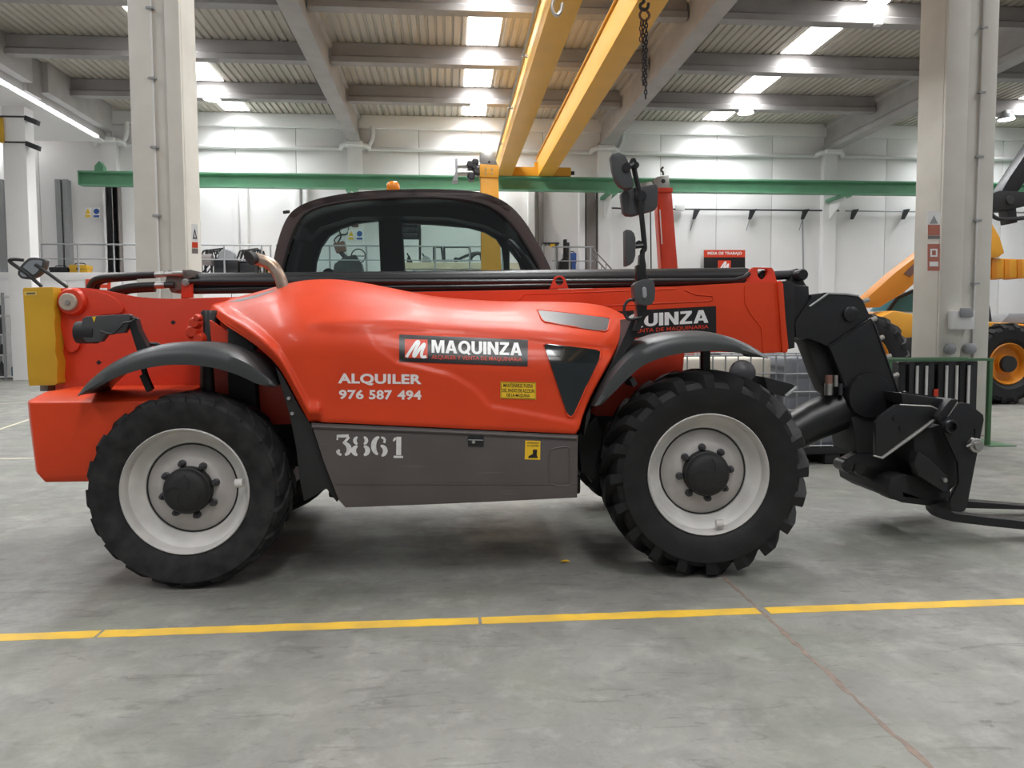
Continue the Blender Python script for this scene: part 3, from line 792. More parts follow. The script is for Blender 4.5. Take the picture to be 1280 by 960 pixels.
# black arch liner between the rear tyre and the skirt
tp('arch_liner', PP([(344, 458), (352, 468), (364, 490), (376, 512), (388, 529), (405, 578), (424, 624), (421, 628), (408, 611), (380, 627), (374, 598), (370, 560), (362, 520)], 0.09, 0.60), 'blackmatt', 0.006)
for a, b in ((360.5, 498), (365, 517)):
    tp('liner_bolt', PP(circ(a, b, 2.2, 10), 0.075, 0.10), 'greysteel')
tp('inner_panel', PP([(262, 400), (300, 424), (345, 452), (366, 530), (330, 531), (270, 500)], 0.50, 0.53), 'red2')
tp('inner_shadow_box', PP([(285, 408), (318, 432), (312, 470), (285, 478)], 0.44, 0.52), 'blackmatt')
# ------------------------------------------------------------------ mudguards
def mudguard(outer, inner, y0, yback, name):
    """outer: crown line, inner: lower edge of the near lip"""
    n = 40
    def res(p):
        p = smooth2(p, 10); m = []
        for i in range(n + 1):
            t = i / n * (len(p) - 1); k = min(int(t), len(p) - 2); f = t - k
            m.append((p[k][0]*(1-f) + p[k+1][0]*f, p[k][1]*(1-f) + p[k+1][1]*f))
        return m
    O, I = res(outer), res(inner); rows = []
    for (ox, oy), (ix, iy) in zip(O, I):
        a = L(ix, iy, y0 + 0.012); b = L(ix*0.7 + ox*0.3, iy*0.7 + oy*0.3, y0); c = L(ix*0.25 + ox*0.75, iy*0.25 + oy*0.75, y0 + 0.012); d = L(ox, oy, y0 + 0.06)
        e = Vector((d.x, yback, d.z + 0.012)); g = Vector((a.x*0.3 + d.x*0.7, yback, d.z - 0.004)); h = Vector((a.x, y0 + 0.05, a.z + 0.006))
        rows.append([a, b, c, d, Vector((d.x, (y0 + yback)/2, d.z + 0.014)), e, g, h, a])
    m = MB().grid(rows); k = len(rows[0])
    m.f.append(tuple(range(k - 1))); m.f.append(tuple((len(rows) - 1)*k + q for q in range(k - 1)))
    return tp(name, m, 'fender', smooth=50)
mudguard([(97, 494), (112, 476), (140, 454), (180, 436), (222, 430), (262, 432), (300, 443), (328, 461), (345, 481)],
         [(97.5, 495.5), (118, 486), (150, 470), (190, 459), (225, 456), (262, 459), (295, 468), (322, 480), (344, 484)], 0.02, 0.46, 'mudguard')
mudguard([(740, 508), (748, 490), (766, 462), (790, 438), (828, 421), (866, 416), (904, 419), (936, 431), (961, 447)],
         [(752, 506), (770, 488), (786, 472), (806, 456), (836, 445), (868, 440), (902, 439), (934, 443), (960, 448.5)], 0.02, 0.46, 'mudguard')
tp('mudguard_bracket', PP([(879, 430), (888, 430), (888, 465), (879, 465)], 0.16, 0.22), 'blackmatt')
tp('mudguard_bracket', PP([(787, 474), (792, 471), (797, 480), (792, 484)], 0.06, 0.3), 'blackmatt')
tp('mudguard_bracket', PP([(174, 470), (181, 466), (190, 486), (183, 490)], 0.16, 0.2), 'blackmatt')
tp('step_liner', PP([(738, 508), (748, 490), (766, 462), (793, 425), (806, 396), (790, 398), (772, 440), (748, 485), (733, 520), (730, 545), (738, 520)], 0.12, 0.62), 'blackmatt')
tp('front_frame_plate', PP([(735, 520), (790, 455), (856, 436), (852, 480), (780, 520)], 0.62, 0.68), 'red2')
tp('lower_step', PP([(722, 545), (745, 520), (760, 560), (752, 605), (727, 590)], 0.40, 0.62), 'blackmatt')

# ------------------------------------------------------------------ rear frame, counterweight
tp('rear_frame', PP(smooth2([(64, 362), (90, 359.5), (118, 361), (145, 366), (172, 371), (215, 373.5), (275, 373)], 4) + [(300, 375), (300, 520), (200, 560), (100, 560), (70, 500)], 0.80, 0.86), 'red2', 0.006)
tp('rear_frame', PP(smooth2([(64, 362), (90, 359.5), (118, 361), (145, 366), (172, 371), (215, 373.5), (275, 373)], 4) + [(300, 375), (300, 520), (200, 560), (100, 560), (70, 500)], 1.42, 1.48), 'red2', 0.006)
tp('rear_cross_plate', MB().box((L(70, 400, .86).x, 0.86, 0.9), (L(74, 400, .86).x, 1.42, L(70, 366, .86).z)), 'red2')
tear = [(70, 392), (70, 372), (78, 364), (95, 361.5), (120, 364), (140, 371), (152, 382), (153, 389), (146, 392), (128, 393), (116, 397), (106, 407), (101, 425), (96, 437), (88, 440), (82, 434), (77, 415)]
tp('pivot_boss_plate', PP(smooth2(tear + [tear[0]], 3)[:-1], 0.775, 0.81), 'red2', 0.008)
pc = L(88, 377.5, 0.72)
tp('pivot_boss', MB().lathe(L(92, 377.5, 0.78), (0, -1, 0), [(0.095, -0.02), (0.092, 0.03), (0.08, 0.045), (0.0, 0.045)], 28), 'red2')
pv = tp('pivot_pin', MB().lathe(L(86, 377.5, 0.735), (0, -1, 0), [(0.058, -0.03), (0.058, 0.015), (0.052, 0.022), (0.0, 0.022)], 28), mat('pin_beige', (0.42, 0.37, 0.30), 0.5))
tp('pivot_bolt', MB().lathe(L(85, 378, 0.715), (0, -1, 0), [(0.016, -0.02), (0.016, 0.014), (0.0, 0.014)], 6), 'steel', parent=pv)
for a, b in ((123, 453), (216, 403)):
    tp('frame_slot', PP([(a-3, b), (a, b-3), (a+4, b), (a, b+3)], 0.797, 0.81), 'blackmatt')
# counterweight: bevelled block, wide at the top and drawn in at the bottom
def counterweight():
    y0, y1 = 0.16, 2.12
    def ring(z, x0, x1, ya, yb, ch):
        return [(x0 + ch, ya, z), (x1, ya, z), (x1, yb, z), (x0 + ch, yb, z), (x0, yb - ch*1.5, z), (x0, ya + ch*1.5, z)]
    xt, xb = L(38, 505, y0).x - 0.075, L(49, 598, y0).x - 0.06
    zt, zb = L(60, 503, y0).z, L(60, 604, y0).z
    xr = RC.x - 0.02; zt2 = L(66, 486, 0.78).z
    rs = [ring(zb, xb + 0.03, xb + 0.62, y0 + 0.03, y1 - 0.03, 0.05), ring(zb + 0.06, xb, xb + 0.66, y0, y1, 0.05), ring(zt - 0.10, xt + 0.004, xr - 0.1, y0, y1, 0.07), ring(zt, xt, xr - 0.06, y0, y1, 0.07), ring(zt + 0.05, xt + 0.05, xr - 0.06, y0 + 0.13, y1 - 0.13, 0.06), ring(zt2 + 0.02, xt + 0.10, xr - 0.06, y0 + 0.5, y1 - 0.5, 0.06)]
    m = MB(); k = 6; vs = [p for r in rs for p in r]; fs = [tuple(range(k))[::-1]]
    for i in range(len(rs) - 1):
        for q in range(k): fs.append((i*k + q, i*k + (q+1) % k, (i+1)*k + (q+1) % k, (i+1)*k + q))
    fs.append(tuple((len(rs)-1)*k + q for q in range(k)))
    return m.add(vs, fs)
tp('counterweight', counterweight(), 'red', 0.035, seg=4)
yg = 0.70
gb = tp('rear_guard', PP([(28, 361), (30, 359.5), (66, 358.5), (67, 372), (66.5, 384), (69, 392), (68, 405), (70, 424), (69, 440), (72, 452), (71, 470), (72, 479), (68, 481.5), (36, 482.5), (34.5, 470)], yg, 1.58), 'yellow', 0.006)
tp('guard_plate', poly_px([(30.5, 364.5), (46, 364), (46, 369), (30.8, 369.5)], plane_y(yg), 0.002), mat('pale_plate', (0.66, 0.5, 0.12), 0.4), parent=gb)
tp('plate_print', poly_px([(33, 366), (44, 365.6), (44, 367.6), (33, 368)], plane_y(yg), 0.003), 'skirt', parent=gb)
tp('guard_mount', PP([(50, 480), (60, 480), (60, 489), (50, 489)], 0.85, 1.3), 'brownsteel')

# rear lamp arm
wl_ = tp('rear_lamp_bracket', PP([(103, 398), (108, 395.5), (160, 392.5), (163, 394), (160, 408), (155, 416), (133, 418), (126, 427), (108, 428), (101, 420)], 0.22, 0.27), 'plastic', 0.004)
tp('rear_lamp', MB().tube([L(97, 415.5, 0.28), L(122, 415.5, 0.28)], 0.068, 20), 'blackmatt', 0.006, parent=wl_)
tp('rear_lamp_arm', PP([(160, 394), (169, 398), (173, 412), (186, 437), (190, 442), (172, 442), (165, 420), (160, 404)], 0.23, 0.30), 'black', 0.004)
tp('lamp_strut', MB().tube(LT([(176, 436, .26), (180, 462, .26), (188, 488, .26)]), 0.018, 8), 'black')
tp('lamp_cable', MB().tube(smooth_path(LT([(125, 414, .2), (140, 417, .19), (149, 410, .19), (155, 404, .2), (164, 402, .2), (171, 398, .2)]), 5), 0.008, 6), 'hose')
tp('lamp_sticker', poly_px([(115, 396), (120, 395.7), (117.6, 403)], plane_y(0.22), 0.003), 'decalyellow', parent=wl_)
tp('steer_hose', MB().tube(smooth_path(LT([(180, 432, .3), (190, 430, .3), (199, 432, .32), (200, 445, .34)]), 5), 0.012, 8), 'hose')
# levelling cylinder and red castings by the engine cover
tp('levelling_cylinder', MB().tube(LT([(263, 388, .62), (263, 392, .62), (262, 500, .62)]), [0.05, 0.062, 0.062], 18), 'black')
tp('cylinder_rod', MB().tube(LT([(273, 414, .55), (287, 414, .55)]), 0.014, 10), 'steel')
for k, (a, b, r) in enumerate(((246, 404, .045), (243, 415, .05), (251, 424, .05), (249, 398, .03), (244, 428, .035), (280, 424, .05))):
    tp('hydraulic_casting', MB().lathe(L(a, b, 0.58), (0, -1, 0), [(r, -0.1), (r, 0.02), (r*0.7, 0.04), (r*0.6, 0.06), (0, 0.06)], 14), 'red2')
tp('casting_block', PP([(240, 396), (254, 398), (254, 436), (238, 434)], 0.56, 0.76), 'red2', 0.01)
tp('rear_valve', PP([(285, 455), (318, 470), (322, 520), (285, 510)], 0.42, 0.62), 'blackmatt', 0.01)

# ------------------------------------------------------------------ boom
BY0, BY1 = 0.98, 1.36
bo = tp('boom', PP([(80, 372), (200, 374), (300, 371), (520, 365), (700, 361.5), (845, 358), (940, 353), (972, 351.5), (979, 354), (984.5, 436), (981, 440.5), (960, 441.5), (900, 440), (700, 446), (400, 460), (120, 470)], BY0, BY1), 'red', 0.012, label='red outer boom section with company lettering')
yb = plane_y(BY0)
def boomweld(pts, r=0.005): tp('weld_seam', MB().tube([L(a, b, BY0) for a, b in pts], r, 6), 'red', parent=bo)
boomweld([(500, 381), (640, 378.2), (650, 374), (655, 368), (845, 361)])
boomweld([(740, 383), (885, 376.5), (891, 374.5), (890, 370), (870, 368.5), (856, 362.5)], 0.006)
boomweld([(931, 357), (931, 378), (938, 392), (952, 410), (954, 440)], 0.006)
boomweld([(975, 356), (979, 432)], 0.006)
tp('end_collar', PP([(972, 351.5), (977, 350.5), (986, 434), (984, 441), (978, 441)], BY0 - 0.02, BY1 + 0.02), 'red', 0.008, parent=bo)
# company plate on the boom
def flat_quad(p, lift=0.004): return poly_px(p, yb, lift)
tp('company_plate', flat_quad([(690, 393.5), (895, 382.5), (895.5, 416.5), (690, 427)]), 'decalblack', parent=bo)
def bq(p): return flat_quad(p, 0.0055)
company(bo, yb, 690, 393.5, 1.274, 1.0, 0.0, -0.0537*1.274, bq)
ey = tp('lifting_eye', PP([(687, 361), (691, 351), (693, 346.5), (697.5, 344.5), (703, 345), (706.5, 348), (708, 353), (711, 360.5)], 1.0, 1.03, holes=[circ(699.3, 351.5, 5.0, 14)]), 'red2', 0.004)
# levelling cylinder on top of the boom
cy = 1.17
tp('boom_cylinder', MB().tube(LT([(228, 354, cy), (236, 353.8, cy), (600, 350, cy), (930, 346.3, cy), (940, 346.0, cy)]), [0.062, 0.070, 0.070, 0.070, 0.055], 24), 'black', label='long black hydraulic cylinder on top of the boom')
tp('cylinder_pipe', MB().tube(LT([(232, 364, 1.08), (600, 359.5, 1.08), (930, 352.5, 1.08)]), 0.022, 10), 'black')
tp('cylinder_pipe', MB().tube(LT([(232, 352, 1.02), (600, 352.5, 1.02), (918, 350.5, 1.02), (931, 346.5, 1.03), (936, 342, 1.06)]), 0.017, 10), 'black')
tp('cylinder_rod', MB().tube(LT([(935, 346, cy), (1000, 343, cy)]), 0.034, 16), 'darksteel')
rb_ = tp('cylinder_bracket', PP([(926, 357), (935, 351), (938, 336.5), (942, 334), (965, 334.5), (968, 339), (971, 351), (980, 354)], 1.05, 1.09, holes=[smooth2([(947.5, 336), (947.5, 345), (953, 349.5), (958.5, 345), (958.5, 336.5), (947.5, 336)], 3)[:-1]]), 'red2', 0.004)
tp('bracket_pin', MB().lathe(L(953, 343, 1.12), (0, -1, 0), [(0.03, -0.1), (0.03, 0.02), (0, 0.02)], 16), 'black', parent=rb_)
tp('cylinder_bracket', PP([(226, 373), (227, 352), (230, 349), (236, 349), (239, 352), (240, 372)], 1.02, 1.06), 'red2', 0.004)
tp('bracket_bolt', MB().lathe(L(232.5, 353, 1.015), (0, -1, 0), [(0.026, -0.01), (0.026, 0.01), (0.016, 0.012), (0.016, 0.024), (0, 0.024)], 12), 'steel')
# hose end block with fittings and hoses
tp('valve_block', PP([(210, 338), (240, 337), (241, 347), (230, 350), (228, 362), (214, 366), (206, 352)], 1.06, 1.26), mat('valve_block', (0.17, 0.155, 0.14), 0.5, metal=0.5), 0.008)
for a, b, r in ((212, 342.5, 0.018), (222, 341.5, 0.026), (210, 356, 0.022)):
    tp('hose_fitting', MB().tube([L(a - 6, b + 0.4, 1.05), L(a + 8, b, 1.05)], r, 12), M['steel'] if b < 350 else M['darksteel'])
for a in (196, ):
    tp('hose_ferrule', MB().tube(LT([(192, 343.5, 1.05), (206, 343, 1.05)]), 0.022, 12), 'steel')
    tp('hose_ferrule', MB().tube(LT([(192, 357, 1.05), (206, 356.4, 1.05)]), 0.024, 12), 'steel')
for k, (pts, r) in enumerate((([(194, 343.5, 1.05), (170, 344.5, 1.05), (145, 346, 1.05), (128, 347.5, 1.06), (118, 351, 1.08), (113, 358, 1.1), (112, 368, 1.1)], 0.025),
                             ([(170, 346.5, 1.12), (145, 348.5, 1.12), (130, 350.5, 1.12), (123, 354, 1.14), (120, 362, 1.15), (119, 370, 1.15)], 0.022),
                             ([(194, 357, 1.05), (175, 358, 1.05), (158, 360, 1.06), (145, 363, 1.08), (136, 368, 1.1)], 0.028),
                             ([(194, 361, 1.15), (172, 362, 1.15), (158, 364, 1.15), (148, 370, 1.15)], 0.024))):
    tp('hydraulic_hose', MB().tube(smooth_path(LT(pts), 5), r, 10), 'hose')
# exhaust
ex = tp('exhaust_pipe', MB().tube(smooth_path(LT([(356, 372, .62), (354, 360, .62), (350, 347, .62), (343, 335, .62), (334, 328, .62), (322, 324, .62), (312, 321.5, .62)]), 5), [0.040]*25 + [0.040]*6, 18, cap=False), 'bronze', label='curved brownish steel exhaust pipe')
endp = L(312, 321.5, .62); 
em = Vector(L(313.5, 322.3, .575)); n_ = Vector((-0.62, -0.75, -0.1)).normalized(); u_ = Vector((0.62, -0.5, -0.62)).normalized(); u_ = (u_ - n_*u_.dot(n_)).normalized(); w_ = n_.cross(u_)
tp('exhaust_mouth', MB().add([em + n_*0.012 + u_*0.062*math.cos(k*math.pi/12) + w_*0.036*math.sin(k*math.pi/12) for k in range(24)] + [em - n_*0.03 + u_*0.045*math.cos(k*math.pi/12) + w_*0.036*math.sin(k*math.pi/12) for k in range(24)], [tuple(range(24))] + [(k, (k+1) % 24, 24 + (k+1) % 24, 24 + k) for k in range(24)]), 'blackmatt', parent=ex)  # black disc stands in for the dark hollow of the pipe

# rear mirror with its two arms
ma = tp('rear_mirror', PP(smooth2([(22, 343), (24, 335), (33, 325), (40, 322), (52, 323), (56, 326), (54, 335), (46, 344), (36, 348.5), (27, 348), (22, 343)], 4)[:-1], 1.10, 1.16), 'plastic', 0.01)
tp('mirror_glass', PP(smooth2([(25, 342.5), (27, 336), (35, 327.5), (41, 325), (51, 325.5), (53, 327.5), (51, 334), (44, 342), (35, 345.8), (28, 345.5), (25, 342.5)], 4)[:-1], 1.095, 1.105), 'mirror', parent=ma)
tp('mirror_arm', MB().tube(smooth_path(LT([(52, 358, 1.08), (33, 342, 1.08), (16, 330, 1.08), (12, 326, 1.08), (16, 324, 1.08), (30, 325, 1.1)]), 4), 0.013, 8), 'black')
tp('mirror_arm', MB().tube(LT([(84, 359, 1.09), (62, 343, 1.09), (44, 331, 1.09)]), 0.012, 8), 'black')

# ------------------------------------------------------------------ cab
CY0, CY1 = 1.48, 2.26
OUT = smooth2([(338, 352), (341, 330), (346, 306), (353, 284), (361, 269), (372, 259), (392, 250), (424, 243), (466, 238.3), (520, 236.3), (565, 237), (598, 240), (621, 247), (640, 259), (656, 277), (669, 298), (681, 320), (691, 342), (694, 352)], 3)
INN = smooth2([(351, 352), (354, 334), (360, 310), (367, 290), (375, 275), (386, 264.5), (410, 256), (460, 249), (520, 246.5), (565, 248), (594, 252), (614, 259), (632, 272), (648, 291), (660, 310), (672, 331), (680, 352)], 3)
cab = tp('cab', PP(OUT, CY0, CY0 + 0.06, holes=[INN]), 'cabbrown', 0.006, label='dark brown cab with tinted side windows')
def shell(a, b, dy0, dy1, th):
    rows = []
    for (px, py) in OUT[a:b]:
        p = L(px, py, CY0); q = Vector((L(515, 345, CY0).x, 0, L(515, 345, CY0).z)); n = Vector((p.x - q.x, 0, (p.z - q.z) * 2.2)).normalized()
        rows.append([Vector((p.x, CY0 + dy0, p.z)), Vector((p.x, CY1 + dy1, p.z)), Vector((p.x, CY1 + dy1, p.z)) - n*th, Vector((p.x, CY0 + dy0, p.z)) - n*th, Vector((p.x, CY0 + dy0, p.z))])
    return MB().grid(rows)
tp('cab_roof', shell(12, 40, 0.0, 0.0, 0.05), 'cabbrown', parent=cab, smooth=60)
FAR = PP(OUT, CY1 - 0.05, CY1, holes=[])
OUTF = [(515 + (a - 515)*0.93, 345 + (b - 345)*0.93) for a, b in OUT]
H1 = [(393, 349), (395, 328), (401, 309), (411, 295), (426, 285.5), (446, 279), (473, 275.8), (476, 349)]
H2 = [(503, 279), (540, 280.3), (586, 284.5), (606, 290), (620, 298.5), (627, 309), (629.5, 325), (630, 349), (506, 349)]
H3 = [(366, 349), (369, 322), (374, 304), (380, 294), (377, 310), (372, 330), (370, 349)]
H4 = [(637, 349), (637, 313), (648, 327), (655, 349)]
tp('far_door_frame', PP(OUTF, CY1 - 0.06, CY1, holes=[H1, H2, H4]), 'blackmatt', parent=cab)
tp('side_window', PP(INN, CY0 + 0.025, CY0 + 0.035), 'glass', parent=cab)
tp('window_trim', MB().tube([L(a, b, CY0 + 0.005) for a, b in INN], 0.012, 8), 'blackmatt', parent=cab)
tp('far_window', PP([(388, 352), (390, 300), (425, 280), (478, 272), (590, 279), (632, 305), (634, 352)], CY1 - 0.035, CY1 - 0.03), 'glass', parent=cab)
tp('door_pillar', PP([(478, 256), (500, 255), (506, 352), (480, 352)], CY1 - 0.14, CY1 - 0.02), 'blackmatt', parent=cab)
tp('headliner', PP([(372, 300), (380, 274), (392, 264), (440, 256), (520, 252), (588, 256), (612, 264), (630, 282), (640, 296), (628, 292), (606, 281), (560, 272), (500, 270), (440, 271), (400, 284), (384, 300)], CY1 - 0.30, CY1 - 0.08), 'blackmatt', parent=cab)
tp('seat_back', PP(smooth2([(400, 352), (404, 338), (414, 336), (424, 352)], 3), 1.7, 2.05), 'blackmatt', 0.02, parent=cab)
tp('steering_wheel', MB().lathe(L(652, 322, 1.9), (0.8, 0, 0.6), [(0.17 + 0.018*math.cos(a), 0.018*math.sin(a)) for a in [k*math.pi/4 for k in range(8)]], 28, close=True), 'blackmatt', parent=cab)
tp('steering_column', MB().tube(LT([(652, 322, 1.9), (668, 344, 1.9), (672, 360, 1.9)]), 0.05, 10), 'blackmatt', parent=cab)
tp('cab_body', PP([(338, 352), (694, 352), (720, 420), (724, 540), (420, 540), (345, 430)], CY0 + 0.01, CY1), 'cabbrown', 0.01, parent=cab)
tp('windscreen', MB().grid([[L(a, b, CY0 + 0.06), Vector((L(a, b, CY0 + .06).x, CY1 - 0.06, L(a, b, CY0 + .06).z))] for a, b in ((654, 277), (668, 300), (680, 322), (690, 345))]), 'glass', parent=cab)
tp('rear_screen', MB().grid([[L(a, b, CY0 + 0.06), Vector((L(a, b, CY0 + .06).x, CY1 - 0.06, L(a, b, CY0 + .06).z))] for a, b in ((340, 345), (346, 310), (353, 286))]), 'glass', parent=cab)
tp('gutter_stub', MB().tube(LT([(354, 265.5, 1.5), (362, 264.5, 1.5)]), 0.012, 8), 'blackmatt', parent=cab)
be = tp('beacon', MB().lathe(L(491.5, 237, 1.9), (0, 0, 1), [(0.055, 0.0), (0.055, 0.02), (0.05, 0.045), (0.035, 0.062), (0.0, 0.07)], 24), 'amber', parent=cab)
tp('beacon_base', MB().lathe(L(491.5, 238.5, 1.9), (0, 0, 1), [(0.0, -0.03), (0.058, -0.03), (0.058, 0.008), (0.0, 0.008)], 24), 'amber', parent=cab)

# ------------------------------------------------------------------ mirrors on the front mast
def R4(a, b): return (720 + a/4.0, 170 + b/4.0)
def rounded(pts, y0, y1, mt, name, bev=0.014, **kw): return tp(name, PP([R4(*p) for p in pts], y0, y1), mt, bev, **kw)
mast = tp('mirror_mast', MB().tube(smooth_path([L(*R4(a, b), .10) for a, b in ((285, 135), (298, 200), (315, 275), (328, 400), (342, 540), (341, 568), (332, 580), (332, 640))], 4), 0.016, 10), 'black')
rounded([(174, 100), (185, 84), (215, 80), (248, 98), (264, 130), (278, 190), (292, 246), (284, 258), (250, 264), (222, 250), (200, 220), (184, 170)], 0.02, 0.09, 'plastic', 'mirror_head')
rounded([(226, 290), (236, 272), (262, 262), (396, 238), (408, 246), (412, 270), (409, 350), (396, 370), (286, 398), (254, 395), (238, 380)], 0.13, 0.20, 'plastic', 'mirror_head')
rounded([(250, 466), (276, 470), (292, 485), (299, 510), (298, 598), (288, 630), (270, 646), (252, 648)], 0.02, 0.12, 'plastic', 'mirror_head')
tp('mirror_joint', MB().lathe(L(*R4(320, 302), .115), (0, -1, 0), [(0.036, 0.0), (0.036, 0.02), (0.026, 0.022), (0.026, 0.03), (0.0, 0.03)], 18), 'black')
tp('mirror_joint', MB().lathe(L(*R4(252, 158), .02), (0, -1, 0), [(0.026, -0.03), (0.026, 0.012), (0.0, 0.012)], 16), 'black')
tp('mirror_link', MB().tube([L(*R4(a, b), .06) for a, b in ((255, 160), (280, 148), (292, 140))], 0.013, 8), 'black')
tp('mirror_link', MB().tube([L(*R4(a, b), .08) for a, b in ((296, 552), (335, 548))], 0.014, 8), 'black')
for a, b in ((283, 130), (297, 148), (312, 540)):
    tp('clamp_bolt', MB().lathe(L(*R4(a, b), .09), (0, -1, 0), [(0.02, -0.02), (0.02, 0.02), (0.0, 0.02)], 8), 'black')
tp('mast_socket', PP([R4(*p) for p in ((322, 590), (342, 590), (352, 645), (350, 720), (304, 720), (304, 645), (318, 640))], 0.07, 0.14), 'black', 0.006)
tp('mast_tube', MB().tube([L(*R4(a, b), .10) for a, b in ((330, 700), (328, 780), (326, 880))], 0.036, 12), 'black')
dl = rounded([(290, 745), (305, 728), (340, 716), (372, 714), (390, 728), (398, 770), (394, 820), (378, 842), (345, 850), (312, 838), (295, 810)], 0.0, 0.10, 'plastic', 'side_lamp', 0.02)
rounded([(332, 760), (344, 752), (354, 762), (356, 800), (346, 812), (334, 806)], -0.012, 0.02, 'greysteel', 'lamp_lens', 0.006, parent=dl)
tp('lamp_cable', MB().tube(smooth_path([L(*R4(a, b), .05) for a, b in ((305, 822), (268, 820), (245, 845), (242, 885), (262, 915), (300, 912), (330, 905))], 4), 0.009, 8), 'hose')
tp('mast_foot', PP([R4(*p) for p in ((305, 870), (390, 866), (372, 890), (350, 905), (318, 975), (285, 975), (308, 905))], 0.06, 0.16), 'black', 0.005)

# ------------------------------------------------------------------ boom head and carriage
def R5(a, b): return (880 + a/2.8225, 330 + b/2.8225)
def HP(pts, y0, y1, mt='black', name='head_plate', bev=0.008, holes=(), **kw):
    return tp(name, PP([R5(*p) for p in pts], y0, y1, [[R5(*q) for q in h] for h in holes]), mt, bev, **kw)
HP([(278, 60), (300, 62), (320, 66), (320, 296), (300, 300), (288, 296)], 1.00, 1.34, name='inner_boom')
HP([(312, 70), (370, 78), (374, 150), (330, 200), (320, 250), (300, 250), (300, 80)], 1.02, 1.32, name='inner_boom')
HP([(300, 60), (312, 40), (318, 20), (330, 14), (342, 22), (352, 60), (366, 80), (362, 98), (306, 98)], 1.12, 1.22, name='cylinder_lug', bev=0.012)
tp('lug_pin', MB().lathe(L(*R5(344, 38), 1.06), (0, -1, 0), [(0.042, -0.2), (0.042, 0.02), (0.035, 0.03), (0.0, 0.03)], 18), 'black')
gn = HP([(322, 205), (345, 170), (378, 122), (378, 108), (430, 100), (545, 112), (560, 125), (592, 195), (640, 320), (694, 478), (680, 496), (640, 520), (560, 520), (490, 430), (462, 350), (440, 292), (372, 262), (340, 268), (324, 258)], 1.0, 1.34, name='boom_head', bev=0.01, label='black bent boom head')
HP([(444, 294), (586, 194), (596, 206), (692, 476), (640, 515), (500, 430)], 0.985, 1.01, name='head_cheek', bev=0.006, parent=gn)
tp('head_weld', MB().tube([L(*R5(a, b), .985) for a, b in ((500, 428), (444, 294), (448, 286), (588, 192), (600, 210), (694, 478))], 0.008, 6), 'black', parent=gn)
tp('head_pin_cap', MB().lathe(L(*R5(517, 176), 0.99), (0, -1, 0), [(0.055, -0.02), (0.055, 0.012), (0.046, 0.018), (0.0, 0.018)], 24), 'black', parent=gn)
tp('head_edge', MB().tube([L(*R5(a, b), 0.995) for a, b in ((372, 150), (438, 104), (500, 106), (545, 112))], 0.008, 6), 'greysteel', parent=gn)
HP([(324, 255), (372, 262), (442, 295), (470, 370), (490, 440), (455, 470), (428, 450), (402, 390), (376, 320), (360, 280)], 1.08, 1.26, 'blackmatt', 'head_web')
for k in range(6):
    a, b = 560 + k*26, 130 + k*66
    tp('head_bolt', MB().lathe(L(*R5(a + 8, b), 1.15), (1, 0, 0.35), [(0.018, -0.02), (0.018, 0.03), (0, 0.03)], 8), 'steel')
# big carriage tilt cylinder
tp('tilt_cylinder', MB().tube([L(*R5(a, b), 1.14) for a, b in ((120, 690), (300, 603), (380, 556), (585, 466))], [0.12, 0.14, 0.15, 0.162], 28), 'black')
tp('cylinder_pivot', MB().lathe(L(*R5(585, 465), 0.96), (0, -1, 0), [(0.166, -0.40), (0.166, 0.0), (0.160, 0.012), (0.0, 0.014)], 36), 'black', label='round black cross-tube end of the boom head')
for a, b, w, mt in ((440, 410, 12, 'rust'), (440, 440, 14, 'steel'), (465, 410, 8, 'steel'), (482, 440, 8, 'darksteel')):
    tp('hose_coupling', MB().tube([L(*R5(a, b - 18), 1.0), L(*R5(a, b + 22), 1.0)], w * 0.0022, 10), mt)
# pallet fork carriage
HP([(520, 540), (620, 520), (640, 560), (605, 600), (605, 668), (540, 668), (532, 600)], 0.98, 1.36, 'blackmatt', 'head_foot')
HP([(515, 565), (528, 565), (548, 690), (530, 695)], 1.1, 1.13, 'steel', 'link_rod')
HP([(500, 690), (540, 668), (605, 670), (700, 640), (800, 700), (870, 800), (868, 840), (815, 848), (650, 775), (560, 750), (505, 730), (492, 712)], 0.98, 1.08, 'black', 'link_arm')
HP([(500, 690), (540, 668), (605, 670), (700, 640), (800, 700), (870, 800), (868, 840), (815, 848), (650, 775), (560, 750), (505, 730), (492, 712)], 1.28, 1.38, 'black', 'link_arm')
tp('link_pin', MB().lathe(L(*R5(505, 712), 0.95), (0, -1, 0), [(0, -0.13), (0.045, -0.13), (0.045, 0.01), (0, 0.01)], 16), 'black')
tp('link_pin', MB().lathe(L(*R5(548, 722), 0.95), (0, -1, 0), [(0, -0.13), (0.04, -0.13), (0.04, 0.01), (0, 0.01)], 16), 'black')
CF0, CF1 = 0.62, 1.72                          # carriage width
gu = HP([(606, 672), (606, 560), (625, 535), (680, 496), (805, 500), (828, 516), (830, 530), (815, 548), (628, 684)], CF0 + 0.08, CF0 + 0.12, 'black', 'side_bracket')
tp('bracket_edge', MB().tube([L(*R5(a, b), CF0 + 0.08) for a, b in ((598, 676), (628, 684), (700, 632), (818, 546), (829, 530), (826, 514), (800, 502), (690, 496))], [0.006, 0.011, 0.013, 0.013, 0.008, 0.007, 0.006, 0.005], 8), 'steel', parent=gu)
for a, b, r in ((674, 545, 0.018), (694, 580, 0.014)):
    tp('bracket_bolt', MB().lathe(L(*R5(a, b), CF0 + 0.08), (0, -1, 0), [(r, -0.02), (r, 0.012), (0, 0.012)], 10), 'black', parent=gu)
HP([(696, 455), (860, 478), (852, 500), (830, 520), (700, 492)], CF0 + 0.1, CF1 - 0.1, 'black', 'top_beam')
for k in range(4):
    y = CF0 + 0.2 + k*0.27
    tp('top_rib', PP([R5(*p) for p in ((700, 450), (868, 474), (862, 482), (700, 460))], y, y + 0.02), 'black')
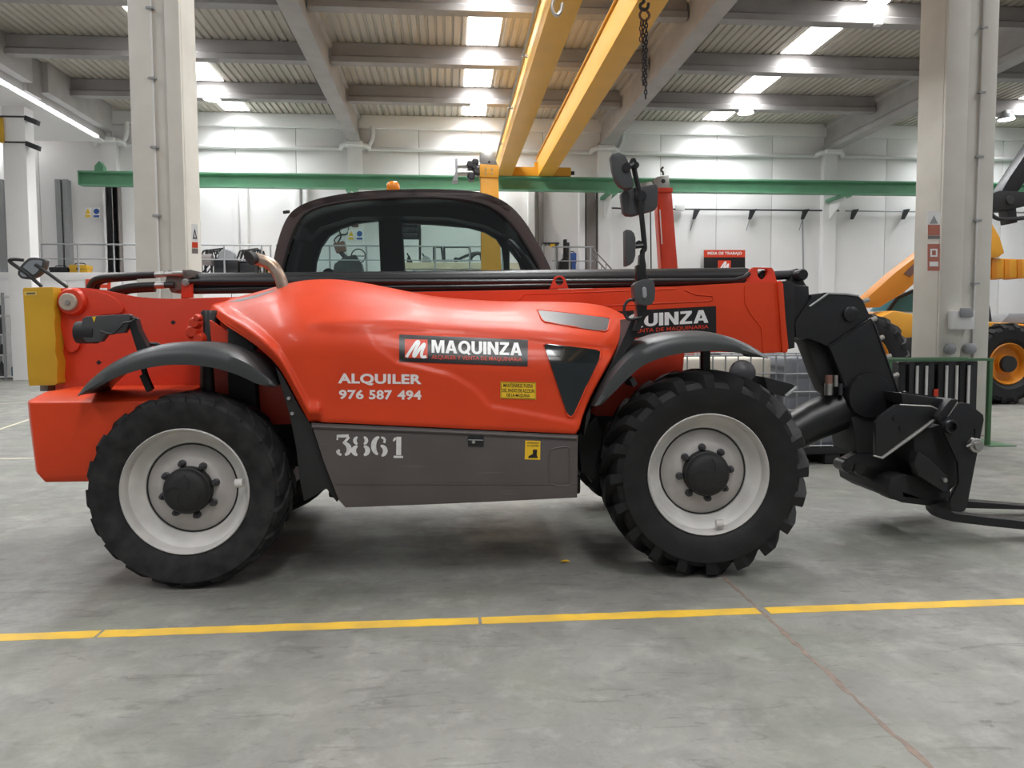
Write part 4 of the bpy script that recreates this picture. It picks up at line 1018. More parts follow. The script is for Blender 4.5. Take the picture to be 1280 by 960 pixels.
slot = [(934, 610), (940, 585), (948, 578), (956, 582), (958, 592), (954, 618)]
sp = HP([(838, 560), (868, 540), (904, 490), (935, 492), (985, 532), (988, 550), (976, 610), (928, 858), (918, 872), (905, 876), (872, 872), (870, 830), (900, 770), (896, 700), (850, 600)], CF0, CF0 + 0.022, 'black', 'carriage_plate', bev=0.003, holes=[slot])
HP([(838, 560), (868, 540), (904, 490), (935, 492), (985, 532), (988, 550), (976, 610), (928, 858), (918, 872), (905, 876), (872, 872), (870, 830), (900, 770), (896, 700), (850, 600)], CF1 - 0.05, CF1, 'black', 'carriage_plate')
tp('tilt_eye', MB().lathe(L(*R5(874, 575), CF0 - 0.03), (0, -1, 0), [(0.048, -0.06), (0.050, 0.0), (0.046, 0.01), (0.032, 0.01), (0.03, -0.05)], 20), 'black', parent=sp)
HP([(840, 570), (900, 478), (872, 476), (820, 540)], CF0 + 0.02, CF1 - 0.02, 'black', 'carriage_beam')
HP([(740, 600), (850, 560), (895, 690), (900, 770), (866, 800), (790, 760), (742, 690)], CF0 + 0.12, CF1 - 0.12, 'blackmatt', 'carriage_body')
HP([(755, 662), (800, 690), (860, 750), (862, 800), (848, 806), (755, 745), (742, 700)], CF0 + 0.02, CF0 + 0.10, 'black', 'lock_arm')
tp('lock_bolt', MB().lathe(L(*R5(848, 762), CF0 + 0.01), (0, -1, 0), [(0.016, -0.03), (0.016, 0.014), (0, 0.014)], 10), 'steel')
pn = tp('carriage_pin', MB().lathe(L(*R5(960, 640), CF0 - 0.03), (0, -1, 0), [(0.05, -0.05), (0.05, 0.008), (0.044, 0.012), (0.03, 0.012), (0.028, 0.034), (0.0, 0.034)], 12), 'steel')
tp('split_pin', MB().tube([L(*R5(925, 644), CF0 - 0.04), L(*R5(942, 636), CF0 - 0.04)], 0.008, 6), 'steel')
tp('carriage_shaft', MB().cyl(L(*R5(960, 640), CF0), Vector((L(*R5(960, 640), CF0).x, CF1, L(*R5(960, 640), CF0).z)), 0.03, 14), 'darksteel')
HP([(648, 790), (660, 760), (700, 745), (830, 760), (870, 800), (868, 850), (815, 856), (700, 842), (652, 815)], CF0 + 0.16, CF1 - 0.2, 'blackmatt', 'lower_beam', holes=[[(703, 806), (705, 822), (768, 828)]])
# forks: upright shank, heel, long blade
def fork(y0, name='fork'):
    w = 0.13
    pts = [(815, 848), (870, 830), (872, 872), (886, 880), (1010, 895), (1130, 908), (1500, 938), (1500, 947), (1130, 938), (1010, 926), (880, 910), (840, 900), (820, 880)]
    yr = CF0 + 0.10
    return tp(name, MB().prism([Vector((L(*R5(a, b), yr).x, y0, L(*R5(a, b), yr).z)) for a, b in pts], [], (0, w, 0)), 'black', 0.006)
fork(CF0 + 0.10)
fork(CF1 - 0.30)
# front lamp of the far side and its bracket, boom-nose things behind the front wheel
tp('head_lamp', MB().lathe(L(928, 466, 0.9), (-0.2, -1, 0.25), [(0.0, 0.055), (0.05, 0.05), (0.085, 0.03), (0.095, 0.0), (0.09, -0.03), (0.05, -0.08), (0.0, -0.09)], 24), 'darksteel')
tp('lamp_bracket', PP([(955, 471), (990, 480), (996, 484), (982, 496), (960, 490)], 0.8, 1.2), 'black', 0.006)
tp('bracket_bar', MB().tube(LT([(982, 495, .79), (996, 484, .79)]), 0.012, 8), 'greysteel')
tp('front_axle_mount', PP([(790, 500), (960, 480), (985, 520), (960, 560), (800, 560)], 0.86, 1.42), 'blackmatt', 0.02)

# ================================================================== fixtures of the hall
def wp(parent, name, mb, mt, bevel=0.0, **kw): return part(parent, name, mb, M[mt] if isinstance(mt, str) else mt, bevel, **kw)
def WT(pts, Y): return [W(a, b, Y) for a, b in pts]
def WP(poly, y0, y1, holes=()):
    return MB().prism([W(a, b, y0) for a, b in poly], [[W(a, b, y0) for a, b in h] for h in holes], (0, y1 - y0, 0))
def text_w(s, quad, Y, bold=0.03):
    vs, fs = text_tris(s, bold); a, b, c, d = quad; out = []
    for u, w in vs:
        v = 1 - w
        px = (a[0]*(1-u) + b[0]*u)*(1-v) + (d[0]*(1-u) + c[0]*u)*v
        py = (a[1]*(1-u) + b[1]*u)*(1-v) + (d[1]*(1-u) + c[1]*u)*v
        out.append(W(px, py, Y))
    return MB().add(out, fs)

# ---------------- green crane runway and the yellow bridge crane
YG = 32.4
zt, zb = W(640, 221.5, YG).z, W(640, 238.4, YG).z
gx0, gx1 = W(101, 222, YG).x, 36.0
rw = thing('crane_runway', (gx0, YG, 0), 'long green steel crane runway beam along the back wall', 'crane beam')
prof = [(-0.22, zb), (0.22, zb), (0.22, zb + 0.05), (0.03, zb + 0.07), (0.03, zt - 0.12), (0.22, zt - 0.09), (0.22, zt), (-0.22, zt), (-0.22, zt - 0.06), (-0.03, zt - 0.12), (-0.03, zb + 0.07), (-0.22, zb + 0.05)]
wp(rw, 'beam', MB().prism([(gx0, YG + a, z) for a, z in prof], [], (gx1 - gx0, 0, 0)), 'green')
wp(rw, 'end_plate', MB().box((gx0 - 0.02, YG - 0.22, zb), (gx0 + 0.02, YG + 0.22, zt)), 'green')
wp(rw, 'end_stop', MB().prism([W(118, 214, YG), W(118, 207, YG), W(124, 201, YG), W(129, 208, YG), W(129, 214, YG)], [], (0, 0.3, 0)), 'green')
for x in BX[1:]:
    wp(rw, 'bracket', MB().box((x - 0.22, YG - 0.2, zb - 0.12), (x + 0.22, YB - 0.3, zb)), 'green')
    wp(rw, 'bracket_web', MB().prism([(x - 0.03, YG - 0.1, zb - 0.12), (x - 0.03, YB - 0.32, zb - 0.12), (x - 0.03, YB - 0.32, zb - 0.9)], [], (0.06, 0, 0)), 'wall')
cr = thing('bridge_crane', (3.4, YG, zt), 'yellow double girder bridge crane crossing under the roof', 'bridge crane')
def girder_x(px): return W(px, 213, YG).x
for a, b, zh in ((621, 641, 0.78), (672, 705, 0.78)):
    x0, x1 = W(a, 216, YG).x, W(b, 216, YG).x
    x1 = x0 + 0.62
    wp(cr, 'girder', MB().box((x0, -6.0, zt + 0.02), (x1, YG + 0.3, zt + 0.02 + zh)), 'craneyellow', 0.02)
    wp(cr, 'girder_top_flange', MB().box((x0 - 0.06, -6.0, zt + 0.02 + zh), (x1 + 0.06, YG + 0.3, zt + 0.05 + zh)), 'craneyellow')
ec0, ec1 = W(626, 215, YG).x, W(713, 215, YG).x
wp(cr, 'end_carriage', MB().box((ec0 - 0.5, YG - 0.16, zt + 0.03), (ec1, YG + 0.16, zt + 0.40)), 'craneyellow', 0.02)
wp(cr, 'buffer', MB().cyl((ec1, YG, zt + 0.2), (ec1 + 0.16, YG, zt + 0.2), 0.08, 12), 'black')
wp(cr, 'carriage_stop', MB().box((W(671, 210, YG).x - 0.1, YG - 0.1, zt + 0.4), (W(671, 210, YG).x + 0.12, YG + 0.1, zt + 0.62)), 'craneyellow')
wp(cr, 'festoon_rail', MB().tube([(W(618, 190, YG).x, YG, zt + 0.55), (W(618, 190, YG).x - 0.05, -4, zt + 0.55)], 0.035, 8), 'greysteel')
for y in (29.0, 24.5, 20.0, 15.5):
    x = W(618, 190, YG).x
    wp(cr, 'rail_bracket', MB().box((x - 0.06, y, zt + 0.5), (x + 0.36, y + 0.05, zt + 0.56)), 'greysteel')
# hoist chains hanging from the girders
def chain(mb, a, b, r=0.036, wire=0.011):
    a, b = Vector(a), Vector(b); n = max(2, int((b - a).length / (r * 1.9)))
    for i in range(n):
        c = a.lerp(b, (i + 0.5) / n); ax = Vector((1, 0, 0)) if i % 2 else Vector((0, 1, 0)); zz = Vector((0, 0, 1))
        mb.tube([c + ax*(r*0.62*math.cos(t)) + zz*(r*1.35*math.sin(t)) for t in [2*math.pi*k/8 for k in range(9)]], wire, 5, cap=False)
    return mb
YH = 13.0
hk = W(805, 10, YH)
ho = thing('chain_hoist', (hk.x, YH, hk.z), 'dark hoist hook with loose chains hanging at the top', 'hoist')
ho_z = zt + 0.02
wp(ho, 'suspension', MB().cyl((hk.x, YH, hk.z + 0.1), (hk.x, YH, ho_z), 0.03, 8), 'darksteel')
wp(ho, 'hook', MB().tube(smooth_path(WT([(805, -4), (805, 2), (800.5, 6), (801.5, 11), (806, 12.5), (810, 9), (810.5, 4)], YH), 4), 0.028, 10), 'darksteel')
wp(ho, 'shackle', MB().tube(smooth_path(WT([(805, 10), (800, 17), (801, 23), (806, 26), (811, 22), (811, 17), (806, 11)], YH), 4), 0.022, 8), 'rust')
wp(ho, 'chain', chain(MB(), W(808, 24, YH), W(807, 123, YH)), 'darksteel', smooth=60, kind='stuff')
wp(ho, 'chain', chain(MB(), W(804, 26, YH), W(804, 106, YH)), 'darksteel', smooth=60, kind='stuff')
wp(ho, 'chain', chain(MB(), W(801, 26, YH), W(801, 52, YH)), 'rust', smooth=60, kind='stuff')
# second hook just showing at the top of the left girder
h2 = W(697, 12, 13.5)
hb = thing('crane_hook', (h2.x, 13.5, h2.z), 'steel hook under the left yellow crane girder', 'hook')
wp(hb, 'hook', MB().tube(smooth_path(WT([(693, -8), (692, 0), (690, 8), (692, 16), (697, 19), (701, 14), (703, 4)], 13.5), 4), 0.03, 10), 'steel')
wp(hb, 'suspension', MB().cyl(W(693, -8, 13.5), Vector((W(693, -8, 13.5).x, 13.5, ho_z)), 0.03, 8), 'steel')

# ---------------- lamps under the purlins
def hall_lamp(px, py, Y, label):
    c = W(px, py, Y)
    t = thing('high_bay_lamp', (c.x, Y, c.z), label, 'lamp', 'round high bay lamps under the roof')
    wp(t, 'reflector', MB().lathe(c, (0, 0, 1), [(0.30, -0.02), (0.32, 0.0), (0.26, 0.10), (0.14, 0.2), (0.05, 0.24), (0.0, 0.24)], 24), 'greysteel')
    wp(t, 'lens', MB().lathe(c, (0, 0, 1), [(0.0, -0.03), (0.22, -0.025), (0.30, -0.01)], 24), 'lamp')
    wp(t, 'suspension', MB().cyl(c + Vector((0, 0, 0.22)), Vector((c.x, Y, ZR - 0.62)), 0.018, 8), 'greysteel')
    wp(t, 'junction_box', MB().box((c.x - 0.1, Y - 0.1, ZR - 0.7), (c.x + 0.1, Y + 0.1, ZR - 0.5)), 'pipe', 0.01)
    return t
hall_lamp(265, 124, 29.6, 'round white lamp under the skylight beside the rear column')
hall_lamp(598, 131, 29.6, 'round white lamp under the skylight above the cab')
hall_lamp(932, 141, 29.6, 'round white lamp under the skylight right of the crane')
hall_lamp(1098, 2, 21.4, 'round white lamp at the top edge beside the right column')
hall_lamp(1258, 149, 29.6, 'round white lamp right of the column with the red signs')

# ---------------- pipes on the wall
pt = thing('wall_pipe', (0, YB, 0), 'white pipe running high along the back wall with elbows at the pilasters', 'pipe')
py0 = W(640, 189, YB - 0.15).z
segs = []
for i in range(len(BX)):
    a = BX[i] + 0.55; b = (BX[i + 1] if i + 1 < len(BX) else XR) - 0.55
    wp(pt, 'pipe_run', MB().cyl((a, YB - 0.12, py0), (b, YB - 0.12, py0), 0.09, 12), 'pipe')
    wp(pt, 'pipe_offset', MB().tube(smooth_path([(BX[i] - 0.6, YB - 0.12, py0), (BX[i] - 0.42, YB - 0.42, py0 + 0.1), (BX[i] + 0.42, YB - 0.42, py0 + 0.1), (BX[i] + 0.6, YB - 0.12, py0)], 4), 0.10, 12), 'pipe')
for i in (0, 1, 2):
    x = BX[i] + 0.75
    wp(pt, 'down_pipe', MB().tube(smooth_path([(x, YB - 0.3, ZR - 0.5), (x, YB - 0.3, py0 + 0.45), (x - 0.2, YB - 0.25, py0 + 0.12), (x - 0.5, YB - 0.2, py0)], 4), 0.10, 12), 'pipe')
gp = thing('gas_pipe', (0, YB, 0), 'thin dark pipe with drop brackets on the right wall panels', 'pipe')
zg = W(900, 262, YB - 0.2).z
xa, xb = W(752, 262, YB).x, W(1046, 262, YB).x
wp(gp, 'pipe_run', MB().tube(smooth_path([(xa, YB - 0.2, 2.0), (xa, YB - 0.2, zg - 0.3), (xa + 0.25, YB - 0.2, zg), (xa + 1.0, YB - 0.2, zg)], 4) + [(xb, YB - 0.2, zg)], 0.035, 8), 'darksteel')
wp(gp, 'pipe_run', MB().cyl((xb + 0.3, YB - 0.2, zg), (30, YB - 0.2, zg), 0.035, 8), 'greysteel')
wp(gp, 'valve_box', wbox(845, 256, 856, 263, YB - 0.3, YB - 0.1), 'pipe', 0.02)
for px in (868, 938, 1004, 1066, 1130):
    wp(gp, 'bracket', MB().prism(WT([(px, 262), (px + 8, 261), (px + 1, 274), (px - 2, 274)], YB - 0.25), [], (0, 0.1, 0)), 'darksteel')
    if px < 1010: wp(gp, 'drop_line', MB().cyl(W(px - 1, 274, YB - 0.2), W(px - 5, 288, YB - 0.2), 0.02, 6), 'greysteel')
wp(gp, 'down_line', MB().cyl(W(1003, 266, YB - 0.2), W(1005, 400, YB - 0.2), 0.035, 8), 'greysteel')
wp(gp, 'down_line', MB().cyl(W(813, 262, YB - 0.2), W(814, 345, YB - 0.2), 0.03, 8), 'darksteel')

# ---------------- mezzanine along the back wall
YM = 31.0
zm_ = W(300, 341, YM).z
mx0, mx1 = XL + 0.2, W(742, 340, YM).x
mz = thing('mezzanine', (mx0, YM, 0), 'white mezzanine platform in front of the back wall', 'platform', kind='structure')
wp(mz, 'deck', MB().box((mx0, YM, zm_ - 0.3), (mx1, YB - 0.35, zm_)), 'wall', 0.01)
n = 16
for k in range(n):
    a = mx0 + (mx1 - mx0) * k / n; b = mx0 + (mx1 - mx0) * (k + 1) / n
    wp(mz, 'front_panel', MB().box((a + 0.015, YM + 0.02, 0), (b - 0.015, YM + 0.12, zm_ - 0.28)), 'wall', 0.01)
def railing(px0, px1, posts, label, top=306, mid=325, Y=YM + 0.1):
    a, b = W(px0, top, Y), W(px1, top, Y); zT = zm_ + 1.08
    t = thing('railing', (a.x, Y, zm_), label, 'railing')
    wp(t, 'top_rail', MB().cyl((a.x, Y, zT), (b.x, Y, zT), 0.032, 8), 'rail')
    wp(t, 'mid_rail', MB().cyl((a.x, Y, zm_ + 0.52), (b.x, Y, zm_ + 0.52), 0.022, 8), 'rail')
    for px in posts:
        x = W(px, top, Y).x
        wp(t, 'post', MB().cyl((x, Y, zm_), (x, Y, zT), 0.035, 8), 'rail')
    return t
railing(51, 190, (52, 97, 142, 188), 'grey steel railing on the platform left of the rear column')
railing(246, 340, (280, 327, 338), 'grey steel railing behind the black lattice frames')
railing(345, 475, (365, 412, 458), 'grey steel railing seen through the rear cab window')
railing(480, 632, (495, 544, 587, 628), 'grey steel railing seen through the front cab window')
railing(690, 742, (694, 712, 738), 'brown steel railing at the end of the platform right of the cab')
# stair down at the end of the platform
sr = thing('stair', (mx1, YM, 0), 'steel stair with sloping rails at the end of the platform', 'stair')
sl = Vector((1.0, 0, -1.05))
p0 = Vector((mx1, YM + 0.1, zm_))
for yy in (YM + 0.1, YM + 1.0):
    wp(sr, 'stringer', MB().obox((mx1 + 1.8, yy, zm_ - 1.95), (1.85, 0, -1.95), (0, 0.03, 0), (0.10, 0, 0.10)), 'brownsteel')
    wp(sr, 'hand_rail', MB().cyl((mx1, yy, zm_ + 1.0), (mx1 + 3.4, yy, zm_ - 2.6), 0.03, 8), 'brownsteel')
    for k in range(9):
        x = mx1 + 0.15 + k * 0.38
        wp(sr, 'baluster', MB().cyl((x, yy, zm_ - 0.1 - (x - mx1) * 1.05), (x, yy, zm_ + 0.98 - (x - mx1) * 1.05), 0.018, 6), 'brownsteel')
for k in range(14):
    x = mx1 + 0.2 + k * 0.25
    wp(sr, 'tread', MB().box((x, YM + 0.1, zm_ - 0.28 - k * 0.27), (x + 0.26, YM + 1.0, zm_ - 0.25 - k * 0.27)), 'brownsteel')

# ---------------- things on the mezzanine
YI = YM + 0.9
def lattice(px0, px1, label, seed):
    rnd = random.Random(seed)
    a, b = W(px0, 340, YI).x, W(px1, 340, YI).x; z0 = zm_ + 0.02
    t = thing('lattice_frame', (a, YI, z0), label, 'steel frame')
    ln = b - a
    def bar(p, q, r=0.035): wp(t, 'bar', MB().cyl((a + p[0]*ln, YI + p[2], z0 + p[1]), (a + q[0]*ln, YI + q[2], z0 + q[1]), r, 6), 'black')
    for yy in (0.0, 0.5):
        bar((0, 0.50, yy), (1, 0.50, yy), 0.045)
        bar((0.12, 0.92, yy), (0.72, 1.02, yy)); bar((0, 0.55, yy), (0.12, 0.92, yy)); bar((0.72, 1.02, yy), (1, 0.55, yy))
        for k in range(4):
            x = 0.12 + k*0.2
            bar((x, 0.52, yy), (x + 0.1, 0.98, yy), 0.028); bar((x + 0.1, 0.98, yy), (x + 0.2, 0.52, yy), 0.028)
        for x in (0.05, 0.35, 0.62, 0.92):
            bar((x, 0.0, yy), (x, 0.5, yy), 0.05)
        bar((0.05, 0.0, yy), (0.33, 0.48, yy), 0.03); bar((0.95, 0.48, yy), (0.66, 0.0, yy), 0.03)
    for x in (0.0, 0.35, 0.7, 1.0): bar((x, 0.5, 0.0), (x, 0.5, 0.5))
    return t
lattice(250, 292, 'black lattice steel frame next to the rear column', 1)
lattice(296, 333, 'black lattice steel frame left of the exhaust mouth', 2)
def mz_box(name, px0, py0, px1, py1, d, mt, label, cat, Y=YI, bev=0.02):
    a, b = W(px0, py1, Y), W(px1, py0, Y)
    return link(name, MB().box((a.x, Y, zm_ + 0.004), (b.x, Y + d, b.z)), M[mt], None, bev, label=label, category=cat)
# winch: engine-like lump with drum and cowl between the lattices
wn = thing('engine_unit', (W(285, 340, YI - .3).x, YI - 0.3, zm_), 'grey and black engine unit between the two black lattice frames', 'engine')
cc = W(284, 322, YI - 0.35)
wp(wn, 'cowl', MB().lathe((cc.x, YI - 0.35, cc.z), (0, -1, 0), [(0.34, -0.12), (0.36, 0.0), (0.30, 0.12), (0.0, 0.14)], 20), 'greysteel')
wp(wn, 'block', MB().box((cc.x - 0.5, YI - 0.5, zm_ + 0.002), (cc.x + 0.45, YI - 0.10, zm_ + 0.55)), 'black', 0.05)
wp(wn, 'drum', MB().cyl((cc.x - 1.0, YI - 0.40, zm_ + 0.55), (cc.x - 0.55, YI - 0.40, zm_ + 0.55), 0.22, 16), 'brownsteel')
wp(wn, 'side_case', MB().box((cc.x + 0.5, YI - 0.45, zm_ + 0.002), (cc.x + 1.1, YI - 0.12, zm_ + 0.4)), 'black', 0.04)
def case(px0, py0, px1, py1, mt, label, handle=True, Y=YI):
    a, b = W(px0, py1, Y), W(px1, py0, Y)
    t = thing('tool_case', (a.x, Y, zm_), label, 'case')
    h = b.z - zm_
    wp(t, 'tray', MB().box((a.x, Y, zm_ + 0.003), (b.x, Y + 0.5, zm_ + h*0.55)), mt, 0.02)
    wp(t, 'lid', MB().box((a.x - 0.02, Y - 0.02, zm_ + h*0.55), (b.x + 0.02, Y + 0.52, zm_ + h)), mt, 0.03)
    m_ = (a.x + b.x)/2
    wp(t, 'handle', MB().tube(smooth_path([(m_ - 0.2, Y + 0.2, zm_ + h), (m_ - 0.15, Y + 0.2, zm_ + h + 0.07), (m_ + 0.15, Y + 0.2, zm_ + h + 0.07), (m_ + 0.2, Y + 0.2, zm_ + h)], 3), 0.02, 6), 'black')
    wp(t, 'latch', MB().box((m_ - 0.05, Y - 0.04, zm_ + h*0.45), (m_ + 0.05, Y - 0.015, zm_ + h*0.68)), 'black')
    return t
case(87, 331, 108, 341, 'yellow', 'yellow tool case on the platform left of the rear column')
case(316, 333, 334, 341, 'yellow', 'small yellow case beside the lattice frame near the exhaust', Y=YI + 0.85)
case(62, 334, 84, 341, 'black', 'dark flat case on the platform left of the yellow case')
case(706, 316, 720, 341, 'blue', 'blue case behind the railing right of the cab', Y=YI + 0.6)
# brown swivel machine seen through the rear cab window
dm = thing('bench_machine', (W(430, 340, YI).x, YI, zm_), 'brown and grey bench machine seen through the rear cab window', 'machine')
wp(dm, 'base', WP([(415, 345), (418, 330), (428, 322), (444, 318), (452, 330), (455, 345)], YI, YI + 0.6), 'darksteel', 0.03)
wp(dm, 'head', WP([(416, 304), (430, 301), (432, 313), (420, 316)], YI + 0.1, YI + 0.5), 'rust', 0.03)
wp(dm, 'arm', MB().tube(smooth_path(WT([(424, 312), (430, 320), (440, 326)], YI + 0.3), 4), 0.10, 10), 'darksteel')
wp(dm, 'hand_wheel', MB().lathe(W(448, 320, YI - 0.05), (0, -1, 0), [(0.28 + 0.025*math.cos(a), 0.025*math.sin(a)) for a in [k*math.pi/4 for k in range(8)]], 24, close=True), 'darksteel')
wp(dm, 'spoke', MB().cyl(W(440, 320, YI - 0.05), W(456, 320, YI - 0.05), 0.02, 6), 'darksteel')
hl = thing('hanging_cable', (W(425, 300, YB - .1).x, YB - 0.1, W(425, 300, YB - .1).z), 'black looped cable hanging on the wall seen through the rear cab window', 'cable')
wp(hl, 'loop', MB().tube(smooth_path(WT([(437, 280), (434, 292), (424, 294), (418, 300), (421, 304), (426, 296), (424, 288)], YB - 0.1), 5), 0.03, 6), 'black')
# white machine bed, control rack and door frames seen through the front cab window
bd = thing('machine_bed', (W(505, 340, YI).x, YI, zm_), 'pale long machine bed seen through the front cab window', 'workbench')
a, b = W(505, 328, YI), W(655, 328, YI)
wp(bd, 'bed_top', MB().box((a.x, YI, a.z - 0.25), (b.x, YI + 0.9, a.z)), 'wood', 0.02)
for k in range(6):
    x = a.x + (b.x - a.x) * (k + 0.5) / 6
    wp(bd, 'leg', MB().box((x - 0.06, YI + 0.1, zm_ + 0.003), (x + 0.06, YI + 0.8, a.z - 0.25)), 'greysteel')
zbed = a.z
cn = thing('control_rack', (W(515, 325, YI + .3).x, YI + 0.3, zbed), 'black instrument rack on a post on the pale machine bed', 'rack')
wp(cn, 'post', MB().cyl(W(525, 326.5, YI + 0.3), W(525, 285, YI + 0.3), 0.05, 8), 'black')
for r, py in enumerate((280, 287, 294)):
    for k in range(3):
        p = W(507 + k*6, py, YI + 0.2)
        wp(cn, 'module', MB().box((p.x - 0.09, YI + 0.2, p.z - 0.09), (p.x + 0.09, YI + 0.4, p.z + 0.09)), 'black', 0.01)
wp(cn, 'rack_plate', MB().box((W(503, 290, YI+.35).x, YI + 0.4, W(503, 299, YI+.35).z), (W(526, 290, YI+.35).x, YI + 0.44, W(503, 278, YI+.35).z)), 'darksteel')
for i, (x0, x1, y0, lb) in enumerate(((541, 553, 307, 'narrow grey door frame standing on the pale machine bed'), (554, 588, 307, 'wide black door frame standing on the pale machine bed'))):
    t = thing('door_frame', (W(x0, 326, YI + .4).x, YI + 0.4 + 0.15*i, zbed), lb, 'frame')
    wp(t, 'frame', WP([(x0, 326.5), (x0, y0), (x1, y0), (x1 + 3, 326.5)], YI + 0.4 + 0.15*i, YI + 0.48 + 0.15*i, holes=[[(x0 + 3, 324.5), (x0 + 2.5, y0 + 2.8), (x1 - 2.5, y0 + 2.8), (x1 - 0.5, 324.5)]]), 'darksteel' if i == 0 else 'black', 0.01)
    wp(t, 'foot', MB().box((W(x0, 326, YI).x, YI + 0.38 + 0.15*i, zbed + 0.003), (W(x0 + 3, 326, YI).x, YI + 0.5 + 0.15*i, zbed + 0.06)), 'black')
ar = thing('curved_arm', (W(600, 326, YI + .4).x, YI + 0.4, zbed), 'black curved frame lying on the pale machine bed beside the yellow boom', 'frame')
wp(ar, 'arch', MB().tube(smooth_path(WT([(571, 325), (580, 321), (592, 316.5), (602, 317), (605, 325)], YI + 0.1), 4), 0.06, 8), 'black')
wp(ar, 'arch', MB().tube(smooth_path(WT([(586, 326), (593, 319), (600, 318), (602, 326)], YI + 0.25), 4), 0.05, 8), 'black')
wp(ar, 'weight', MB().cyl(W(570, 324.5, YI + 0.1), W(570, 324.5, YI + 0.2), 0.10, 12), 'black')
for i, (x0, x1, lb) in enumerate(((508, 516, 'small black clamp at the left end of the pale machine bed'), (527, 540, 'heap-shaped grey casting beside the narrow door frame'))):
    t = thing('bench_casting', (W(x0, 326, YI).x, YI + 0.3, zbed), lb, 'casting')
    wp(t, 'body', WP([(x0, 327.9), (x0 + 1, 322), (x0 + 4, 319), (x1 - 3, 322), (x1, 327.9)], YI + 0.2, YI + 0.5), 'black' if i == 0 else 'greysteel', 0.02)
    wp(t, 'stud', MB().cyl(W(x0 + 3, 321, YI + 0.3), W(x0 + 1, 316.5, YI + 0.3), 0.03, 6), 'black')
# press and trolley right of the cab
ps = thing('arbor_press', (W(705, 340, YI).x, YI, zm_), 'black upright press with a tall post behind the railing right of the cab', 'press')
wp(ps, 'post', MB().box((W(707, 300, YI).x - 0.08, YI, zm_ + 0.003), (W(707, 300, YI).x + 0.06, YI + 0.2, W(707, 299, YI).z)), 'black', 0.01)
wp(ps, 'post', MB().box((W(710.5, 300, YI).x - 0.05, YI, zm_ + 0.003), (W(710.5, 300, YI).x + 0.05, YI + 0.2, W(710.5, 303, YI).z)), 'darksteel', 0.01)
wp(ps, 'body', WP([(699, 340), (700, 326), (706, 321), (714, 326), (716, 340)], YI - 0.1, YI + 0.4), 'black', 0.04)
ds = thing('small_desk', (W(690, 340, YI + .4).x, YI + 0.4, zm_), 'small table with a dark top carrying a yellow sign right of the cab', 'table')
wp(ds, 'top', MB().box((W(678, 304, YI+.4).x, YI + 0.4, W(678, 305, YI+.4).z), (W(699, 304, YI+.4).x, YI + 1.0, W(678, 303, YI+.4).z)), 'darksteel')
for px in (680, 697):
    wp(ds, 'leg', MB().box((W(px, 304, YI+.4).x - 0.03, YI + 0.45, zm_ + 0.003), (W(px, 304, YI+.4).x + 0.03, YI + 0.95, W(678, 305, YI+.4).z)), 'greysteel')
wp(ds, 'sign', MB().box((W(688, 304, YI+.35).x, YI + 0.35, W(688, 309, YI+.35).z), (W(694, 304, YI+.35).x, YI + 0.38, W(688, 305, YI+.35).z)), 'decalyellow')

# ---------------- shelving at the far left
YS = 29.6
s0, s1, s2 = W(-14, 460, YS).x, W(7, 460, YS).x, W(22, 460, YS).x
zs_top = W(10, 366, YS).z
sh = thing('shelving_unit', (s0, YS, 0), 'grey steel shelving with dark stock at the left edge of the picture', 'shelving')
for x in (s0, s1, s2):
    for y in (YS, YS + 0.8):
        wp(sh, 'upright', MB().box((x - 0.04, y - 0.04, 0), (x + 0.04, y + 0.04, zs_top)), 'greysteel')
lev = [0.05, 0.85, 1.6, 2.3, 3.0]
for z in lev:
    wp(sh, 'shelf', MB().box((s0, YS, z), (s2, YS + 0.8, z + 0.05)), 'pipe')
rnd = random.Random(3)
nm = ['lowest', 'second', 'third', 'fourth']
for li, z in enumerate(lev[:4]):
    x = s0 + 0.1; k = 0; ws = ('leftmost', 'middle', 'right-hand', 'last')
    while x < s2 - 0.15:
        w = rnd.uniform(0.07, 0.12); h = rnd.uniform(0.25, 0.6)
        if abs(x - s1) > 0.1 and x + w < s2 - 0.05:
            b_ = thing('canister', (x, YS + 0.3, z + 0.05), '%s slim dark canister on the %s shelf from the floor at the left edge' % (ws[min(k, 3)], nm[li]), 'canister', 'dark canisters on the %s shelf' % nm[li])
            wp(b_, 'body', MB().cyl((x, YS + 0.3, z + 0.052), (x, YS + 0.3, z + 0.05 + h), w*0.85, 10), 'darksteel' if rnd.random() < 0.8 else 'teal')
            wp(b_, 'neck', MB().cyl((x, YS + 0.3, z + 0.05 + h), (x, YS + 0.3, z + 0.12 + h), w*0.4, 8), 'black')
            k += 1
        x += w * 2 + 0.03
# red sign on the platform front behind the hoses
def sign_w(name, px0, py0, px1, py1, Y, mt, label, cat='sign'):
    t = thing(name, (W((px0 + px1)/2, py1, Y).x, Y, W(px0, py1, Y).z), label, cat)
    wp(t, 'board', WP([(px0, py0), (px1, py0), (px1, py1), (px0, py1)], Y, Y + 0.04), mt, 0.004)
    return t
t = sign_w('wall_sign', 107, 349, 138, 366, YM - 0.05, 'decalred', 'red sign with white print low behind the hydraulic hoses')
for y_ in (353, 360):
    wp(t, 'white_print', WP([(111, y_), (134, y_), (134, y_ + 2.5), (111, y_ + 2.5)], YM - 0.056, YM - 0.05), 'decalwhite')
